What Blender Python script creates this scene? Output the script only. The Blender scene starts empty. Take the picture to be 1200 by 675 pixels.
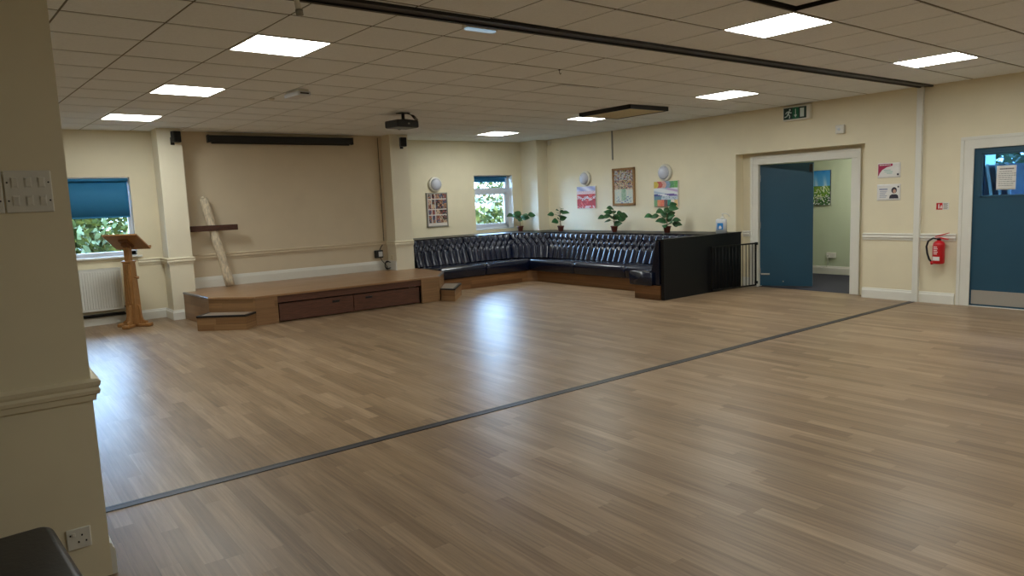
import bpy, bmesh, math, random
from mathutils import Vector, Matrix
random.seed(7)
SC = bpy.context.scene
COL = SC.collection
PI = math.pi
sin, cos = math.sin, math.cos

# ------------------------------------------------------------------ helpers
def lin(c):
    return tuple((x / 12.92 if x <= .04045 else ((x + .055) / 1.055) ** 2.4) for x in c)
def rgb(r, g, b):
    return lin((r / 255., g / 255., b / 255.))

class MB:
    """collects geometry (several material slots) for ONE mesh object"""
    def __init__(s):
        s.v = []; s.f = []; s.m = []; s.sm = []
    def add(s, vs, fs, m=0, smooth=False):
        n = len(s.v); s.v += [tuple(p) for p in vs]
        for f in fs:
            s.f.append(tuple(i + n for i in f)); s.m.append(m); s.sm.append(smooth)
        return s
    def box(s, a, b, m=0, M=None):
        x0, y0, z0 = a; x1, y1, z1 = b
        if x0 > x1: x0, x1 = x1, x0
        if y0 > y1: y0, y1 = y1, y0
        if z0 > z1: z0, z1 = z1, z0
        vs = [(x0, y0, z0), (x1, y0, z0), (x1, y1, z0), (x0, y1, z0), (x0, y0, z1), (x1, y0, z1), (x1, y1, z1), (x0, y1, z1)]
        if M is not None: vs = [M @ Vector(p) for p in vs]
        return s.add(vs, [(0, 3, 2, 1), (4, 5, 6, 7), (0, 1, 5, 4), (1, 2, 6, 5), (2, 3, 7, 6), (3, 0, 4, 7)], m)
    def bbox(s, a, b, r=.004, m=0, M=None):
        """box with bevelled edges"""
        bm = bmesh.new()
        bmesh.ops.create_cube(bm, size=1)
        for v in bm.verts:
            v.co = Vector([(a[i] + b[i]) / 2 + v.co[i] * abs(b[i] - a[i]) for i in range(3)])
        r = min(r, .45 * min(abs(b[i] - a[i]) for i in range(3)))
        bmesh.ops.bevel(bm, geom=bm.edges[:], offset=r, segments=2, affect='EDGES', profile=.5)
        bm.verts.index_update()
        vs = [v.co.copy() for v in bm.verts]
        if M is not None: vs = [M @ p for p in vs]
        s.add(vs, [[v.index for v in f.verts] for f in bm.faces], m)
        bm.free(); return s
    def prism(s, pts, z0, z1, m=0, M=None):
        """polygon (ccw, xy) extruded in z"""
        n = len(pts)
        ar = sum(pts[i][0] * pts[(i + 1) % n][1] - pts[(i + 1) % n][0] * pts[i][1] for i in range(n))
        if ar < 0: pts = pts[::-1]
        vs = [(p[0], p[1], z0) for p in pts] + [(p[0], p[1], z1) for p in pts]
        if M is not None: vs = [M @ Vector(p) for p in vs]
        fs = [tuple(range(n - 1, -1, -1)), tuple(range(n, 2 * n))] + [(i, (i + 1) % n, n + (i + 1) % n, n + i) for i in range(n)]
        return s.add(vs, fs, m)
    def prism_y(s, pts, y0, y1, m=0):
        """polygon in xz extruded along y"""
        n = len(pts)
        ar = sum(pts[i][0] * pts[(i + 1) % n][1] - pts[(i + 1) % n][0] * pts[i][1] for i in range(n))
        if ar > 0: pts = pts[::-1]
        if y0 > y1: y0, y1 = y1, y0
        vs = [(p[0], y0, p[1]) for p in pts] + [(p[0], y1, p[1]) for p in pts]
        fs = [tuple(range(n - 1, -1, -1)), tuple(range(n, 2 * n))] + [(i, (i + 1) % n, n + (i + 1) % n, n + i) for i in range(n)]
        return s.add(vs, fs, m)
    def lathe(s, prof, o=(0, 0, 0), axis='Z', n=24, m=0, smooth=True):
        """profile [(radius, height)] around an axis; closed by caps where radius>0"""
        o = Vector(o)
        def P(r, h, a):
            if axis == 'Z': return o + Vector((r * cos(a), r * sin(a), h))
            if axis == 'Y': return o + Vector((r * cos(a), h, -r * sin(a)))
            return o + Vector((h, r * cos(a), r * sin(a)))
        vs = []; fs = []
        for r, h in prof:
            for k in range(n): vs.append(P(max(r, 1e-5), h, 2 * PI * k / n))
        for j in range(len(prof) - 1):
            for k in range(n):
                a = j * n + k; b = j * n + (k + 1) % n
                fs.append((a, b, b + n, a + n))
        fs.append(tuple(range(n - 1, -1, -1))); L = (len(prof) - 1) * n
        fs.append(tuple(range(L, L + n)))
        return s.add(vs, fs, m, smooth)
    def tube(s, pts, r, n=8, m=0, smooth=True, cap=True):
        pts = [Vector(p) for p in pts]; vs = []; fs = []
        rs = r if isinstance(r, (list, tuple)) else [r] * len(pts)
        up = None
        for i, p in enumerate(pts):
            t = (pts[min(i + 1, len(pts) - 1)] - pts[max(i - 1, 0)]).normalized()
            if up is None:
                up = t.orthogonal().normalized()
            else:
                up = (up - t * up.dot(t))
                up = up.normalized() if up.length > 1e-6 else t.orthogonal().normalized()
            w = t.cross(up)
            for k in range(n):
                a = 2 * PI * k / n
                vs.append(p + (up * cos(a) + w * sin(a)) * rs[i])
        for i in range(len(pts) - 1):
            for k in range(n):
                a = i * n + k; b = i * n + (k + 1) % n
                fs.append((a, b, b + n, a + n))
        if cap:
            fs.append(tuple(range(n - 1, -1, -1))); L = (len(pts) - 1) * n
            fs.append(tuple(range(L, L + n)))
        return s.add(vs, fs, m, smooth)
    def poly(s, pts, m=0):
        return s.add(pts, [tuple(range(len(pts)))], m)
    def build(s, name, mats, parent=None, auto=False):
        me = bpy.data.meshes.new(name)
        me.from_pydata([tuple(p) for p in s.v], [], s.f)
        if not isinstance(mats, (list, tuple)): mats = [mats]
        for m in mats: me.materials.append(m)
        me.polygons.foreach_set('material_index', s.m)
        me.polygons.foreach_set('use_smooth', s.sm)
        me.update()
        o = bpy.data.objects.new(name, me); COL.objects.link(o)
        if parent is not None: o.parent = parent
        return o

def thing(name, label, cat, loc=(0, 0, 0), rz=0, group=None):
    o = bpy.data.objects.new(name, None); COL.objects.link(o)
    o.empty_display_size = .1
    o.location = loc; o.rotation_euler = (0, 0, rz)
    return tag(o, label, cat, group)
def tag(o, label, cat, group=None, kind=None):
    o['label'] = label; o['category'] = cat
    if group: o['group'] = group
    if kind: o['kind'] = kind
    return o
def struct(o, label=None, cat=None):
    o['kind'] = 'structure'
    if label: o['label'] = label
    if cat: o['category'] = cat
    return o
def copy_thing(root, loc, label, rz=None):
    r = root.copy(); COL.objects.link(r); r.location = loc
    if rz is not None: r.rotation_euler = (0, 0, rz)
    r['label'] = label
    for ch in list(root.children):
        c = ch.copy(); COL.objects.link(c); c.parent = r
        for g in list(ch.children):
            d = g.copy(); COL.objects.link(d); d.parent = c
    return r

# ------------------------------------------------------------------ materials
def new_mat(name):
    m = bpy.data.materials.new(name); m.use_nodes = True
    nt = m.node_tree; b = nt.nodes['Principled BSDF']
    return m, nt, b
def mat(name, c, rough=.5, metal=0., var=.06, scale=20., bump=0., spec=.5, stretch=None, coat=0.):
    """principled with a little procedural mottling"""
    m, nt, b = new_mat(name)
    b.inputs['Roughness'].default_value = rough; b.inputs['Metallic'].default_value = metal
    b.inputs['Specular IOR Level'].default_value = spec
    b.inputs['Coat Weight'].default_value = coat
    tc = nt.nodes.new('ShaderNodeTexCoord'); mp = nt.nodes.new('ShaderNodeMapping')
    nt.links.new(tc.outputs['Object'], mp.inputs['Vector'])
    if stretch: mp.inputs['Scale'].default_value = stretch
    nz = nt.nodes.new('ShaderNodeTexNoise'); nz.inputs['Scale'].default_value = scale; nz.inputs['Detail'].default_value = 4
    nt.links.new(mp.outputs[0], nz.inputs['Vector'])
    rp = nt.nodes.new('ShaderNodeValToRGB')
    rp.color_ramp.elements[0].position = .3; rp.color_ramp.elements[1].position = .7
    rp.color_ramp.elements[0].color = tuple(max(0, x * (1 - var)) for x in c) + (1,)
    rp.color_ramp.elements[1].color = tuple(min(1, x * (1 + var)) for x in c) + (1,)
    nt.links.new(nz.outputs['Fac'], rp.inputs['Fac']); nt.links.new(rp.outputs['Color'], b.inputs['Base Color'])
    if bump:
        bp = nt.nodes.new('ShaderNodeBump'); bp.inputs['Strength'].default_value = bump; bp.inputs['Distance'].default_value = .01
        nt.links.new(nz.outputs['Fac'], bp.inputs['Height']); nt.links.new(bp.outputs[0], b.inputs['Normal'])
    return m
def mat_emit(name, c, strength):
    m, nt, b = new_mat(name)
    b.inputs['Base Color'].default_value = (.8, .8, .8, 1)
    b.inputs['Emission Color'].default_value = c + (1,); b.inputs['Emission Strength'].default_value = strength
    return m
def mat_glass(name, tint=(1, 1, 1)):
    m = bpy.data.materials.new(name); m.use_nodes = True; nt = m.node_tree; nt.nodes.clear()
    out = nt.nodes.new('ShaderNodeOutputMaterial'); mx = nt.nodes.new('ShaderNodeMixShader')
    tr = nt.nodes.new('ShaderNodeBsdfTransparent'); gl = nt.nodes.new('ShaderNodeBsdfGlossy'); fr = nt.nodes.new('ShaderNodeFresnel')
    tr.inputs['Color'].default_value = tint + (1,); gl.inputs['Roughness'].default_value = .02; fr.inputs['IOR'].default_value = 1.45
    nt.links.new(fr.outputs[0], mx.inputs[0]); nt.links.new(tr.outputs[0], mx.inputs[1]); nt.links.new(gl.outputs[0], mx.inputs[2])
    nt.links.new(mx.outputs[0], out.inputs['Surface']); return m
def mat_planks(name, cols, length, width, rough, rot=0., seam=.002, spec=.5, grain=.35, bump=.0):
    """wood-look strips running along local Y (rot=90deg: along X)"""
    m, nt, b = new_mat(name); N = nt.nodes.new; L = nt.links.new
    b.inputs['Specular IOR Level'].default_value = spec
    tc = N('ShaderNodeTexCoord'); mp = N('ShaderNodeMapping'); mp.inputs['Rotation'].default_value = (0, 0, rot)
    L(tc.outputs['Object'], mp.inputs['Vector'])
    sp = N('ShaderNodeSeparateXYZ'); L(mp.outputs[0], sp.inputs[0])
    def math_(op, a, bb=None):
        n = N('ShaderNodeMath'); n.operation = op
        for i, q in enumerate((a, bb)):
            if q is None: continue
            if isinstance(q, (int, float)): n.inputs[i].default_value = q
            else: L(q, n.inputs[i])
        return n.outputs[0]
    xs = math_('DIVIDE', sp.outputs['X'], width); row = math_('FLOOR', xs)
    wr = N('ShaderNodeTexWhiteNoise'); wr.noise_dimensions = '1D'; L(row, wr.inputs['W'])
    ys = math_('ADD', math_('DIVIDE', sp.outputs['Y'], length), math_('MULTIPLY', wr.outputs['Value'], 7.0))
    colm = math_('FLOOR', ys)
    cb = N('ShaderNodeCombineXYZ'); L(row, cb.inputs[0]); L(colm, cb.inputs[1])
    wn = N('ShaderNodeTexWhiteNoise'); wn.noise_dimensions = '2D'; L(cb.outputs[0], wn.inputs['Vector'])
    rp = N('ShaderNodeValToRGB'); els = rp.color_ramp.elements
    while len(els) < len(cols): els.new(.5)
    for i, c in enumerate(cols): els[i].position = i / (len(cols) - 1.); els[i].color = c + (1,)
    L(wn.outputs['Value'], rp.inputs['Fac'])
    # grain: noise stretched along the strip, shifted per plank
    m2 = N('ShaderNodeMapping'); m2.inputs['Scale'].default_value = (52, 1.6, 1)
    ad = N('ShaderNodeVectorMath'); ad.operation = 'ADD'
    sc = N('ShaderNodeVectorMath'); sc.operation = 'SCALE'; sc.inputs['Scale'].default_value = 3.7
    L(cb.outputs[0], sc.inputs[0]); L(mp.outputs[0], ad.inputs[0]); L(sc.outputs[0], ad.inputs[1]); L(ad.outputs[0], m2.inputs['Vector'])
    nz = N('ShaderNodeTexNoise'); nz.inputs['Scale'].default_value = 1.; nz.inputs['Detail'].default_value = 5; nz.inputs['Roughness'].default_value = .65
    L(m2.outputs[0], nz.inputs['Vector'])
    g = N('ShaderNodeMapRange'); g.inputs['From Min'].default_value = .25; g.inputs['From Max'].default_value = .75
    g.inputs['To Min'].default_value = 1 - grain; g.inputs['To Max'].default_value = 1 + grain * .7
    L(nz.outputs['Fac'], g.inputs['Value'])
    mu = N('ShaderNodeVectorMath'); mu.operation = 'SCALE'; L(rp.outputs['Color'], mu.inputs[0]); L(g.outputs[0], mu.inputs['Scale'])
    # seams
    fx = math_('FRACT', xs); fy = math_('FRACT', ys)
    e = math_('MINIMUM', math_('MULTIPLY', math_('MINIMUM', fx, math_('SUBTRACT', 1., fx)), width),
              math_('MULTIPLY', math_('MINIMUM', fy, math_('SUBTRACT', 1., fy)), length))
    sm = math_('LESS_THAN', e, seam * .5)
    s2 = math_('SUBTRACT', 1., math_('MULTIPLY', sm, .12))
    m3 = N('ShaderNodeVectorMath'); m3.operation = 'SCALE'; L(mu.outputs[0], m3.inputs[0]); L(s2, m3.inputs['Scale'])
    L(m3.outputs[0], b.inputs['Base Color'])
    n2 = N('ShaderNodeTexNoise'); n2.inputs['Scale'].default_value = 2.2; n2.inputs['Detail'].default_value = 6
    L(tc.outputs['Object'], n2.inputs['Vector'])
    rr = N('ShaderNodeMapRange'); rr.inputs['To Min'].default_value = rough - .06; rr.inputs['To Max'].default_value = rough + .08
    L(n2.outputs['Fac'], rr.inputs['Value']); L(rr.outputs[0], b.inputs['Roughness'])
    if bump:
        bp = N('ShaderNodeBump'); bp.inputs['Strength'].default_value = bump; bp.inputs['Distance'].default_value = .02
        L(n2.outputs['Fac'], bp.inputs['Height']); L(bp.outputs[0], b.inputs['Normal'])
    return m
def mat_attr(name, rough=.6):
    m, nt, b = new_mat(name); a = nt.nodes.new('ShaderNodeAttribute'); a.attribute_name = 'Col'
    nt.links.new(a.outputs['Color'], b.inputs['Base Color']); b.inputs['Roughness'].default_value = rough
    return m

M_wall = mat('cream_wall_paint', rgb(229, 219, 190), .55, var=.025, scale=3.)
M_wallw = mat('pale_cream_paint', rgb(231, 223, 199), .5, var=.02, scale=3.)
M_wallt = mat('tan_wall_paint', rgb(214, 199, 172), .55, var=.025, scale=3.)
M_green = mat('pale_green_paint', rgb(200, 211, 182), .6, var=.02, scale=3.)
M_white = mat('white_gloss_paint', rgb(226, 224, 214), .35, var=.015, scale=6.)
M_plast = mat('white_plastic', rgb(222, 220, 210), .35, var=.01)
M_tile = mat('ceiling_tile', rgb(240, 244, 246), .95, var=.03, scale=60., spec=.1)
M_tbar = mat('shadow_line_grid_bar', rgb(112, 106, 92), .7, var=.03)
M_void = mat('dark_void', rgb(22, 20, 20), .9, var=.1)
M_floor = mat_planks('vinyl_plank_floor', [rgb(130, 107, 82), rgb(146, 122, 95), rgb(162, 137, 109), rgb(136, 112, 86), rgb(154, 129, 101)], .95, .085, .36, bump=.02, grain=.38, spec=.28)
M_stagetop = mat_planks('stage_top_planks', [rgb(150, 114, 80), rgb(164, 127, 90), rgb(157, 120, 85)], 1.0, .1, .3, rot=PI / 2, grain=.2)
M_clad = mat_planks('cladding_planks', [rgb(128, 92, 56), rgb(150, 112, 72), rgb(140, 101, 64), rgb(160, 124, 84)], .7, .085, .4, rot=PI / 2, grain=.3)
def side_planks(name, cols, w=.085):
    m = mat_planks(name, cols, .7, w, .4, grain=.3)
    return m
M_redwood = mat('dark_red_brown_wood', rgb(92, 56, 40), .45, var=.3, scale=9., stretch=(1, 1, 14))
M_oak = mat('oak_wood', rgb(158, 114, 68), .4, var=.22, scale=10., stretch=(9, 9, 1))
M_bark = mat('weathered_birch_pole', rgb(214, 200, 174), .8, var=.3, scale=16., stretch=(3, 3, .8), bump=.6)
M_beam = mat('dark_brown_beam', rgb(78, 48, 34), .75, var=.35, scale=14., stretch=(.8, 6, 6), bump=.4)
M_leather = mat('navy_black_leather', rgb(12, 20, 42), .22, var=.12, scale=90., bump=.05, spec=.6)
M_lacq = mat('black_lacquer', rgb(8, 9, 15), .42, var=.1, scale=5., spec=.3)
M_black = mat('black_plastic', rgb(20, 20, 22), .4, var=.1)
M_blackm = mat('black_metal', rgb(17, 17, 19), .4, metal=.3, var=.1)
M_vinyl = mat('black_vinyl', rgb(26, 26, 28), .42, var=.1, scale=60., bump=.08)
M_alu = mat('grey_aluminium', rgb(140, 140, 142), .4, metal=.8, var=.08)
M_steel = mat('brushed_steel', rgb(190, 188, 182), .4, metal=.7, var=.06, scale=30., stretch=(1, 40, 1))
M_trackd = mat('dark_track', rgb(30, 28, 30), .45, var=.1)
M_trackg = mat('grey_track', rgb(52, 49, 52), .5, var=.08)
M_door = mat('teal_blue_door_paint', rgb(34, 76, 98), .4, var=.03, scale=4.)
M_blind = mat('blue_blind_fabric', rgb(44, 124, 170), .75, var=.04, scale=80.)
_nt = M_blind.node_tree; _b = _nt.nodes['Principled BSDF']; _t = _nt.nodes.new('ShaderNodeBsdfTranslucent'); _m = _nt.nodes.new('ShaderNodeMixShader')
_t.inputs['Color'].default_value = rgb(60, 150, 205) + (1,); _m.inputs[0].default_value = .035
_nt.links.new(_b.outputs[0], _m.inputs[1]); _nt.links.new(_t.outputs[0], _m.inputs[2]); _nt.links.new(_m.outputs[0], _nt.nodes['Material Output'].inputs['Surface'])
M_upvc = mat('white_upvc', rgb(214, 222, 232), .3, var=.01)
M_glass = mat_glass('window_glass'); M_glassd = mat_glass('door_glass', (.26, .36, .44))
M_red = mat('red_enamel', rgb(196, 22, 30), .3, var=.05)
M_paper = mat('white_paper', rgb(228, 226, 222), .7, var=.02)
M_ink = mat('dark_ink', rgb(50, 48, 60), .7, var=.1)
M_terr = mat('brown_plant_pot', rgb(104, 52, 38), .5, var=.1)
M_soil = mat('potting_soil', rgb(40, 30, 24), .95, var=.3)
M_leaf = mat('green_leaf', rgb(44, 92, 52), .4, var=.4, scale=9.)
M_stem = mat('brown_stem', rgb(84, 74, 46), .7, var=.2)
M_carpet = mat('dark_carpet', rgb(44, 44, 54), .95, var=.25, scale=120.)
M_rad = mat('radiator_enamel', rgb(226, 226, 220), .35, var=.01)
M_pic = mat_attr('printed_picture')
M_grey = mat('grey_frame', rgb(140, 138, 128), .5, var=.05)
M_gold = mat('light_wood_frame', rgb(150, 110, 62), .5, var=.15, scale=30.)
M_dome = mat('opal_dome', rgb(196, 200, 214), .15, var=.01)
M_clear = mat('translucent_plastic', rgb(214, 218, 224), .3, var=.01)
M_blue = mat('blue_label', rgb(30, 130, 205), .4, var=.1)
M_hedge = mat('hedge_leaf', rgb(56, 66, 22), .6, var=.35, scale=4.)
M_hedge2 = mat('yellow_green_leaf', rgb(86, 84, 26), .6, var=.35, scale=4.)
M_ground = mat('grass_ground', rgb(52, 48, 34), .9, var=.3, scale=5.)
M_render = mat('pale_render', rgb(214, 204, 196), .8, var=.04, scale=3.)
M_bluepanel = mat('pale_blue_panel', rgb(120, 160, 210), .5, var=.05)
M_lamp = mat_emit('led_panel', (.96, 1., .965), 28.)
M_lampc = mat_emit('added_corridor_lamp', (1., .97, .9), 30.)
M_glint = mat_emit('bluish_glint', (.45, .75, 1.), .4)

# ------------------------------------------------------------------ room dimensions (metres)
ZC = 2.81
XR = 9.98          # right wall
YS = 11.75         # wall behind the stage
YB = 11.85         # wall of the left bay
YN = 12.30         # wall of the right bay
XL, Y0 = -2.6, -3.6
T = .3

def quad_wall(name, mb, mats): return struct(mb.build(name, mats))

# ---- floors
struct(MB().box((XL - T, Y0 - T, -.1), (XR + .2, YN + T, 0)).build('floor', M_floor))
struct(MB().box((XR + .2, 4.2, -.1), (12.6, 9., -.004)).build('floor_corridor', M_carpet))

# ---- walls
w = MB(); wx0, wx1, wz0, wz1 = .80, 1.97, .97, 2.14
w.box((XL - T, YB, 0), (wx0, YB + T, 3)); w.box((wx1, YB, 0), (2.32, YB + T, 3))
w.box((wx0, YB, 0), (wx1, YB + T, wz0)); w.box((wx0, YB, wz1), (wx1, YB + T, 3))
struct(w.build('wall_north_bay', M_wall))
struct(MB().box((2.32, YS, 0), (6.42, YB + T, 3)).build('wall_stage', M_wallt))
w = MB(); vx0, vx1, vz0, vz1 = 8.44, 9.44, .97, 2.11
w.box((6.42, YN, 0), (vx0, YN + T, 3)); w.box((vx1, YN, 0), (XR + T + .1, YN + T, 3))
w.box((vx0, YN, 0), (vx1, YN + T, vz0)); w.box((vx0, YN, vz1), (vx1, YN + T, 3))
struct(w.build('wall_north', M_wall))
struct(MB().box((2.30, 11.38, 0), (2.63, YS, 3)).build('wall_pier_by_window', M_wallw))
struct(MB().box((6.07, 11.42, 0), (6.43, YN, 3)).build('wall_pier_by_stage', M_wallw))
struct(MB().box((9.69, 11.75, 0), (XR, YN, 3)).build('wall_pier_corner', M_wallw))
# right wall with recess (y 4.95..7.04, z..2.15) holding the double doorway, and door opening 2
w = MB(); TR = .40
w.box((XR, 7.04, 0), (XR + TR, YN, 3)); w.box((XR, 4.95, 2.15), (XR + TR, 7.04, 3))
w.box((XR, 3.66, 0), (XR + TR, 4.95, 3)); w.box((XR, 2.66, 2.03), (XR + TR, 3.66, 3)); w.box((XR, Y0 - T, 0), (XR + TR, 2.66, 3))
DX = XR + .20
w.box((DX, 6.80, 0), (DX + .12, 7.04, 2.15)); w.box((DX, 4.95, 0), (DX + .12, 5.18, 2.15)); w.box((DX, 5.18, 2.0), (DX + .12, 6.80, 2.15))
struct(w.build('wall_right', M_wall))
struct(MB().box((XL - T, Y0, 0), (XL, YB, 3)).build('wall_left', M_wall))
struct(MB().box((XL - T, Y0 - T, 0), (XR, Y0, 3)).build('wall_south', M_wall))
PX, PY = .345, 3.45
struct(MB().box((XL, PY, 0), (PX, PY + .42, 3)).build('wall_partition_stub', M_wall))
# corridor beyond the double doorway
w = MB(); CX = 12.37
w.box((CX, 4.3, -.05), (CX + .1, 9., 2.6)); w.box((XR + TR, 9., -.05), (CX + .1, 9.1, 2.6)); w.box((XR + TR, 4.2, -.05), (CX + .1, 4.3, 2.6))
struct(w.build('wall_corridor', M_green))
struct(MB().box((XR + TR, 4.2, 2.5), (CX + .1, 9.1, 2.6)).build('ceiling_corridor', M_wallw))

# ------------------------------------------------------------------ ceiling of square tiles
def G(i, j):
    t = i / 10.
    return ((1 - t) * (2.05 - .031 * j) + t * 8.03, (1 - t) * (5.53 + .592 * j) + t * (5.80 + .63 * j))
LAMPS = [(0, 0), (0, 4), (0, 8), (5, -4), (10, -4), (10, 0), (10, 4), (10, 8)]
ADDED_LAMPS = [(5, -9), (0, -9), (10, -9)]  # unseen panels added to brighten the near half of the room
c = MB()
def clampp(x, y): return min(max(x, XL), XR + .02), min(max(y, Y0), YN)
for i in range(-9, 14):
    for j in range(-17, 13):
        if (i, j) in LAMPS or (i, j) in ADDED_LAMPS: continue
        cs = [G(i - .5, j - .5), G(i + .5, j - .5), G(i + .5, j + .5), G(i - .5, j + .5)]
        cx = sum(p[0] for p in cs) / 4; cy = sum(p[1] for p in cs) / 4
        if cx < XL - .3 or cx > XR + .3 or cy < Y0 - .3 or cy > YN + .3: continue
        s = 1 - .007 / .3 - (.035 if (i, j) == (4, -5) else 0)
        ps = [clampp(cx + (p[0] - cx) * s, cy + (p[1] - cy) * (s - .022)) for p in cs]
        z = [ZC + random.uniform(-.0006, .0006)] * 4
        if (i, j) == (4, -5): z = [ZC + .03] * 4
        if (i, j) == (4, -1):
            ps[0] = (ps[0][0] + .075, ps[0][1]); ps[3] = (ps[3][0] + .0, ps[3][1])
            z = [ZC + .03, ZC + .004, ZC, ZC + .002]
        if (i, j) == (6, 1): z = [ZC - .014, ZC - .012, ZC, ZC]
        vs = [(p[0], p[1], q) for p, q in zip(ps, z)] + [(p[0], p[1], q + .014) for p, q in zip(ps, z)]
        c.add(vs, [(0, 3, 2, 1), (4, 5, 6, 7), (0, 1, 5, 4), (1, 2, 6, 5), (2, 3, 7, 6), (3, 0, 4, 7)], 0)
op = [G(3.5, -5.5), G(4.5, -5.5), G(4.5, -4.5), G(3.5, -4.5)]
ocx = sum(p[0] for p in op) / 4; ocy = sum(p[1] for p in op) / 4
for q in range(4):
    p0, p1 = op[q], op[(q + 1) % 4]; k_ = .97
    i0 = (ocx + (p0[0] - ocx) * k_, ocy + (p0[1] - ocy) * k_); i1 = (ocx + (p1[0] - ocx) * k_, ocy + (p1[1] - ocy) * k_)
    c.prism([p0, p1, i1, i0], ZC + .001, ZC + .09, 2)  # dark walls paint in the unlit gap round the lifted tile
# grid bars, coloured dark to paint the shadow lines, along both directions (between the tiles, set just above their faces) and the soffit above
for i in range(-9, 14):
    for j in range(-17, 13):
        a, b, d = G(i - .5, j - .5), G(i + .5, j - .5), G(i - .5, j + .5)
        for p, q in ((a, b), (a, d)):
            p2, q2 = clampp(*p), clampp(*q)
            v = Vector((q2[0] - p2[0], q2[1] - p2[1]))
            if v.length < .05 or not (XL <= p[0] <= XR + .3 and Y0 <= p[1] <= YN + .3): continue
            n = Vector((-v.y, v.x)).normalized() * .011
            c.add([(p2[0] + n.x, p2[1] + n.y, ZC + .003), (q2[0] + n.x, q2[1] + n.y, ZC + .003), (q2[0] - n.x, q2[1] - n.y, ZC + .003), (p2[0] - n.x, p2[1] - n.y, ZC + .003)], [(0, 1, 2, 3)], 1)
c.box((XL - T, Y0 - T, ZC + .10), (XR + .3, YN + T, ZC + .2), 2)
struct(c.build('ceiling', [M_tile, M_tbar, M_void]))

# led panels set in the ceiling grid: one thing each
lamp_lab = {(0, 0): 'square white ceiling light panel nearest to the light switches pillar', (0, 4): 'middle ceiling light panel of the left row of three',
            (0, 8): 'ceiling light panel farthest away in the left row, near the blue blind window', (5, -4): 'large bright ceiling light panel beside the lifted ceiling tile',
            (10, -4): 'ceiling light panel nearest the blue door with a glass pane', (10, 0): 'ceiling light panel in front of the green exit sign',
            (10, 4): 'ceiling light panel partly hidden by the black sided ceiling box', (10, 8): 'small far ceiling light panel above the corner of the bench',
            (5, -9): 'added unseen ceiling light panel behind the viewer, middle of its row', (0, -9): 'added unseen ceiling light panel behind the viewer at the pillar side', (10, -9): 'added unseen ceiling light panel behind the viewer at the door side', (0, -4): 'ceiling light panel just out of view above the pillar'}
for k in LAMPS + ADDED_LAMPS:
    i, j = k
    cs = [G(i - .49, j - .49), G(i + .49, j - .49), G(i + .49, j + .49), G(i - .49, j + .49)]
    cx = sum(p[0] for p in cs) / 4; cy = sum(p[1] for p in cs) / 4
    t = thing('ceiling_light_panel', lamp_lab[k], 'ceiling light', (cx, cy, ZC), group='square ceiling light panels')
    L = [(p[0] - cx, p[1] - cy) for p in cs]
    def ring(s, z): return [(p[0] * s, p[1] * s, z) for p in L]
    f = MB()
    vs = ring(1., -.004) + ring(.955, -.004) + ring(1., .012) + ring(.955, .002)
    fs = []
    for q in range(4):
        r = (q + 1) % 4
        fs += [(q, 4 + q, 4 + r, r), (8 + q, 8 + r, 12 + r, 12 + q), (q, r, 8 + r, 8 + q), (4 + q, 12 + q, 12 + r, 4 + r)]
    f.add(vs, fs); f.build('frame', M_plast, t)
    d = MB(); d.add(ring(.955, -.001) + ring(.955, .006), [(0, 3, 2, 1), (4, 5, 6, 7), (0, 1, 5, 4), (1, 2, 6, 5), (2, 3, 7, 6), (3, 0, 4, 7)])
    d.build('diffuser', M_lamp, t)

# ------------------------------------------------------------------ tracks of the folding partition
t = MB(); t.box((PX, 4.215, 0), (XR - .06, 4.235, .004), 0); t.box((PX, 4.235, 0), (XR - .06, 4.27, .003), 1); t.box((PX, 4.27, 0), (XR - .06, 4.29, .004), 0)
struct(t.build('trim_floor_track', [M_trackd, M_trackg]))
t = MB()
t.box((XL, 4.09, ZC - .022), (XR, 4.125, ZC + .002), 0); t.box((XL, 4.125, ZC - .010), (XR, 4.215, ZC + .002), 1); t.box((XL, 4.215, ZC - .022), (XR, 4.245, ZC + .002), 0)
t.box((XL, 4.245, ZC - .012), (XR, 4.275, ZC + .002), 2)
struct(t.build('trim_ceiling_track', [M_trackd, M_trackg, mat('brown_batten', rgb(110, 84, 66), .6)]))
# white jamb on the right wall where the partition closes
t = MB(); t.bbox((XR - .055, 4.19, 0), (XR, 4.265, ZC), .006)
struct(t.build('trim_partition_jamb', M_white))

# ------------------------------------------------------------------ dado rails and skirting
DADO = [(0, -.045), (.012, -.045), (.016, -.02), (.026, -.015), (.030, .0), (.024, .012), (.030, .022), (.034, .038), (.022, .046), (0, .05)]
SKIRT = [(0, 0), (.02, 0), (.02, .105), (.016, .118), (.010, .125), (.008, .14), (0, .145)]
def rail(mb, p, q, prof, z0, m=0, ext=(0, 0)):
    """profile [(out, up)] extruded from p to q; 'out' is to the right of the direction p->q; ext lengthens the outer edge for mitres"""
    p = Vector(p); q = Vector(q); d = (q - p).normalized(); n = Vector((d.y, -d.x))
    vs = []
    for o, u in prof: a = p + n * o - d * (o * ext[0]); vs.append((a.x, a.y, z0 + u))
    for o, u in prof: a = q + n * o + d * (o * ext[1]); vs.append((a.x, a.y, z0 + u))
    k = len(prof)
    fs = [(i, i + 1, k + i + 1, k + i) for i in range(k - 1)] + [(k - 1, 0, k, 2 * k - 1), tuple(range(k - 1, -1, -1)), tuple(range(k, 2 * k))]
    mb.add(vs, fs, m)
ZD = .875
d = MB()      # north side: along bay, round pier, stage wall, round second pier
rail(d, (1.97, YB), (2.30, YB), DADO, ZD, ext=(0, -1)); rail(d, (2.30, YB), (2.30, 11.38), DADO, ZD, ext=(-1, 1)); rail(d, (2.30, 11.38), (2.63, 11.38), DADO, ZD, ext=(1, 1)); rail(d, (2.63, 11.38), (2.63, YS), DADO, ZD, ext=(1, -1))
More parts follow.
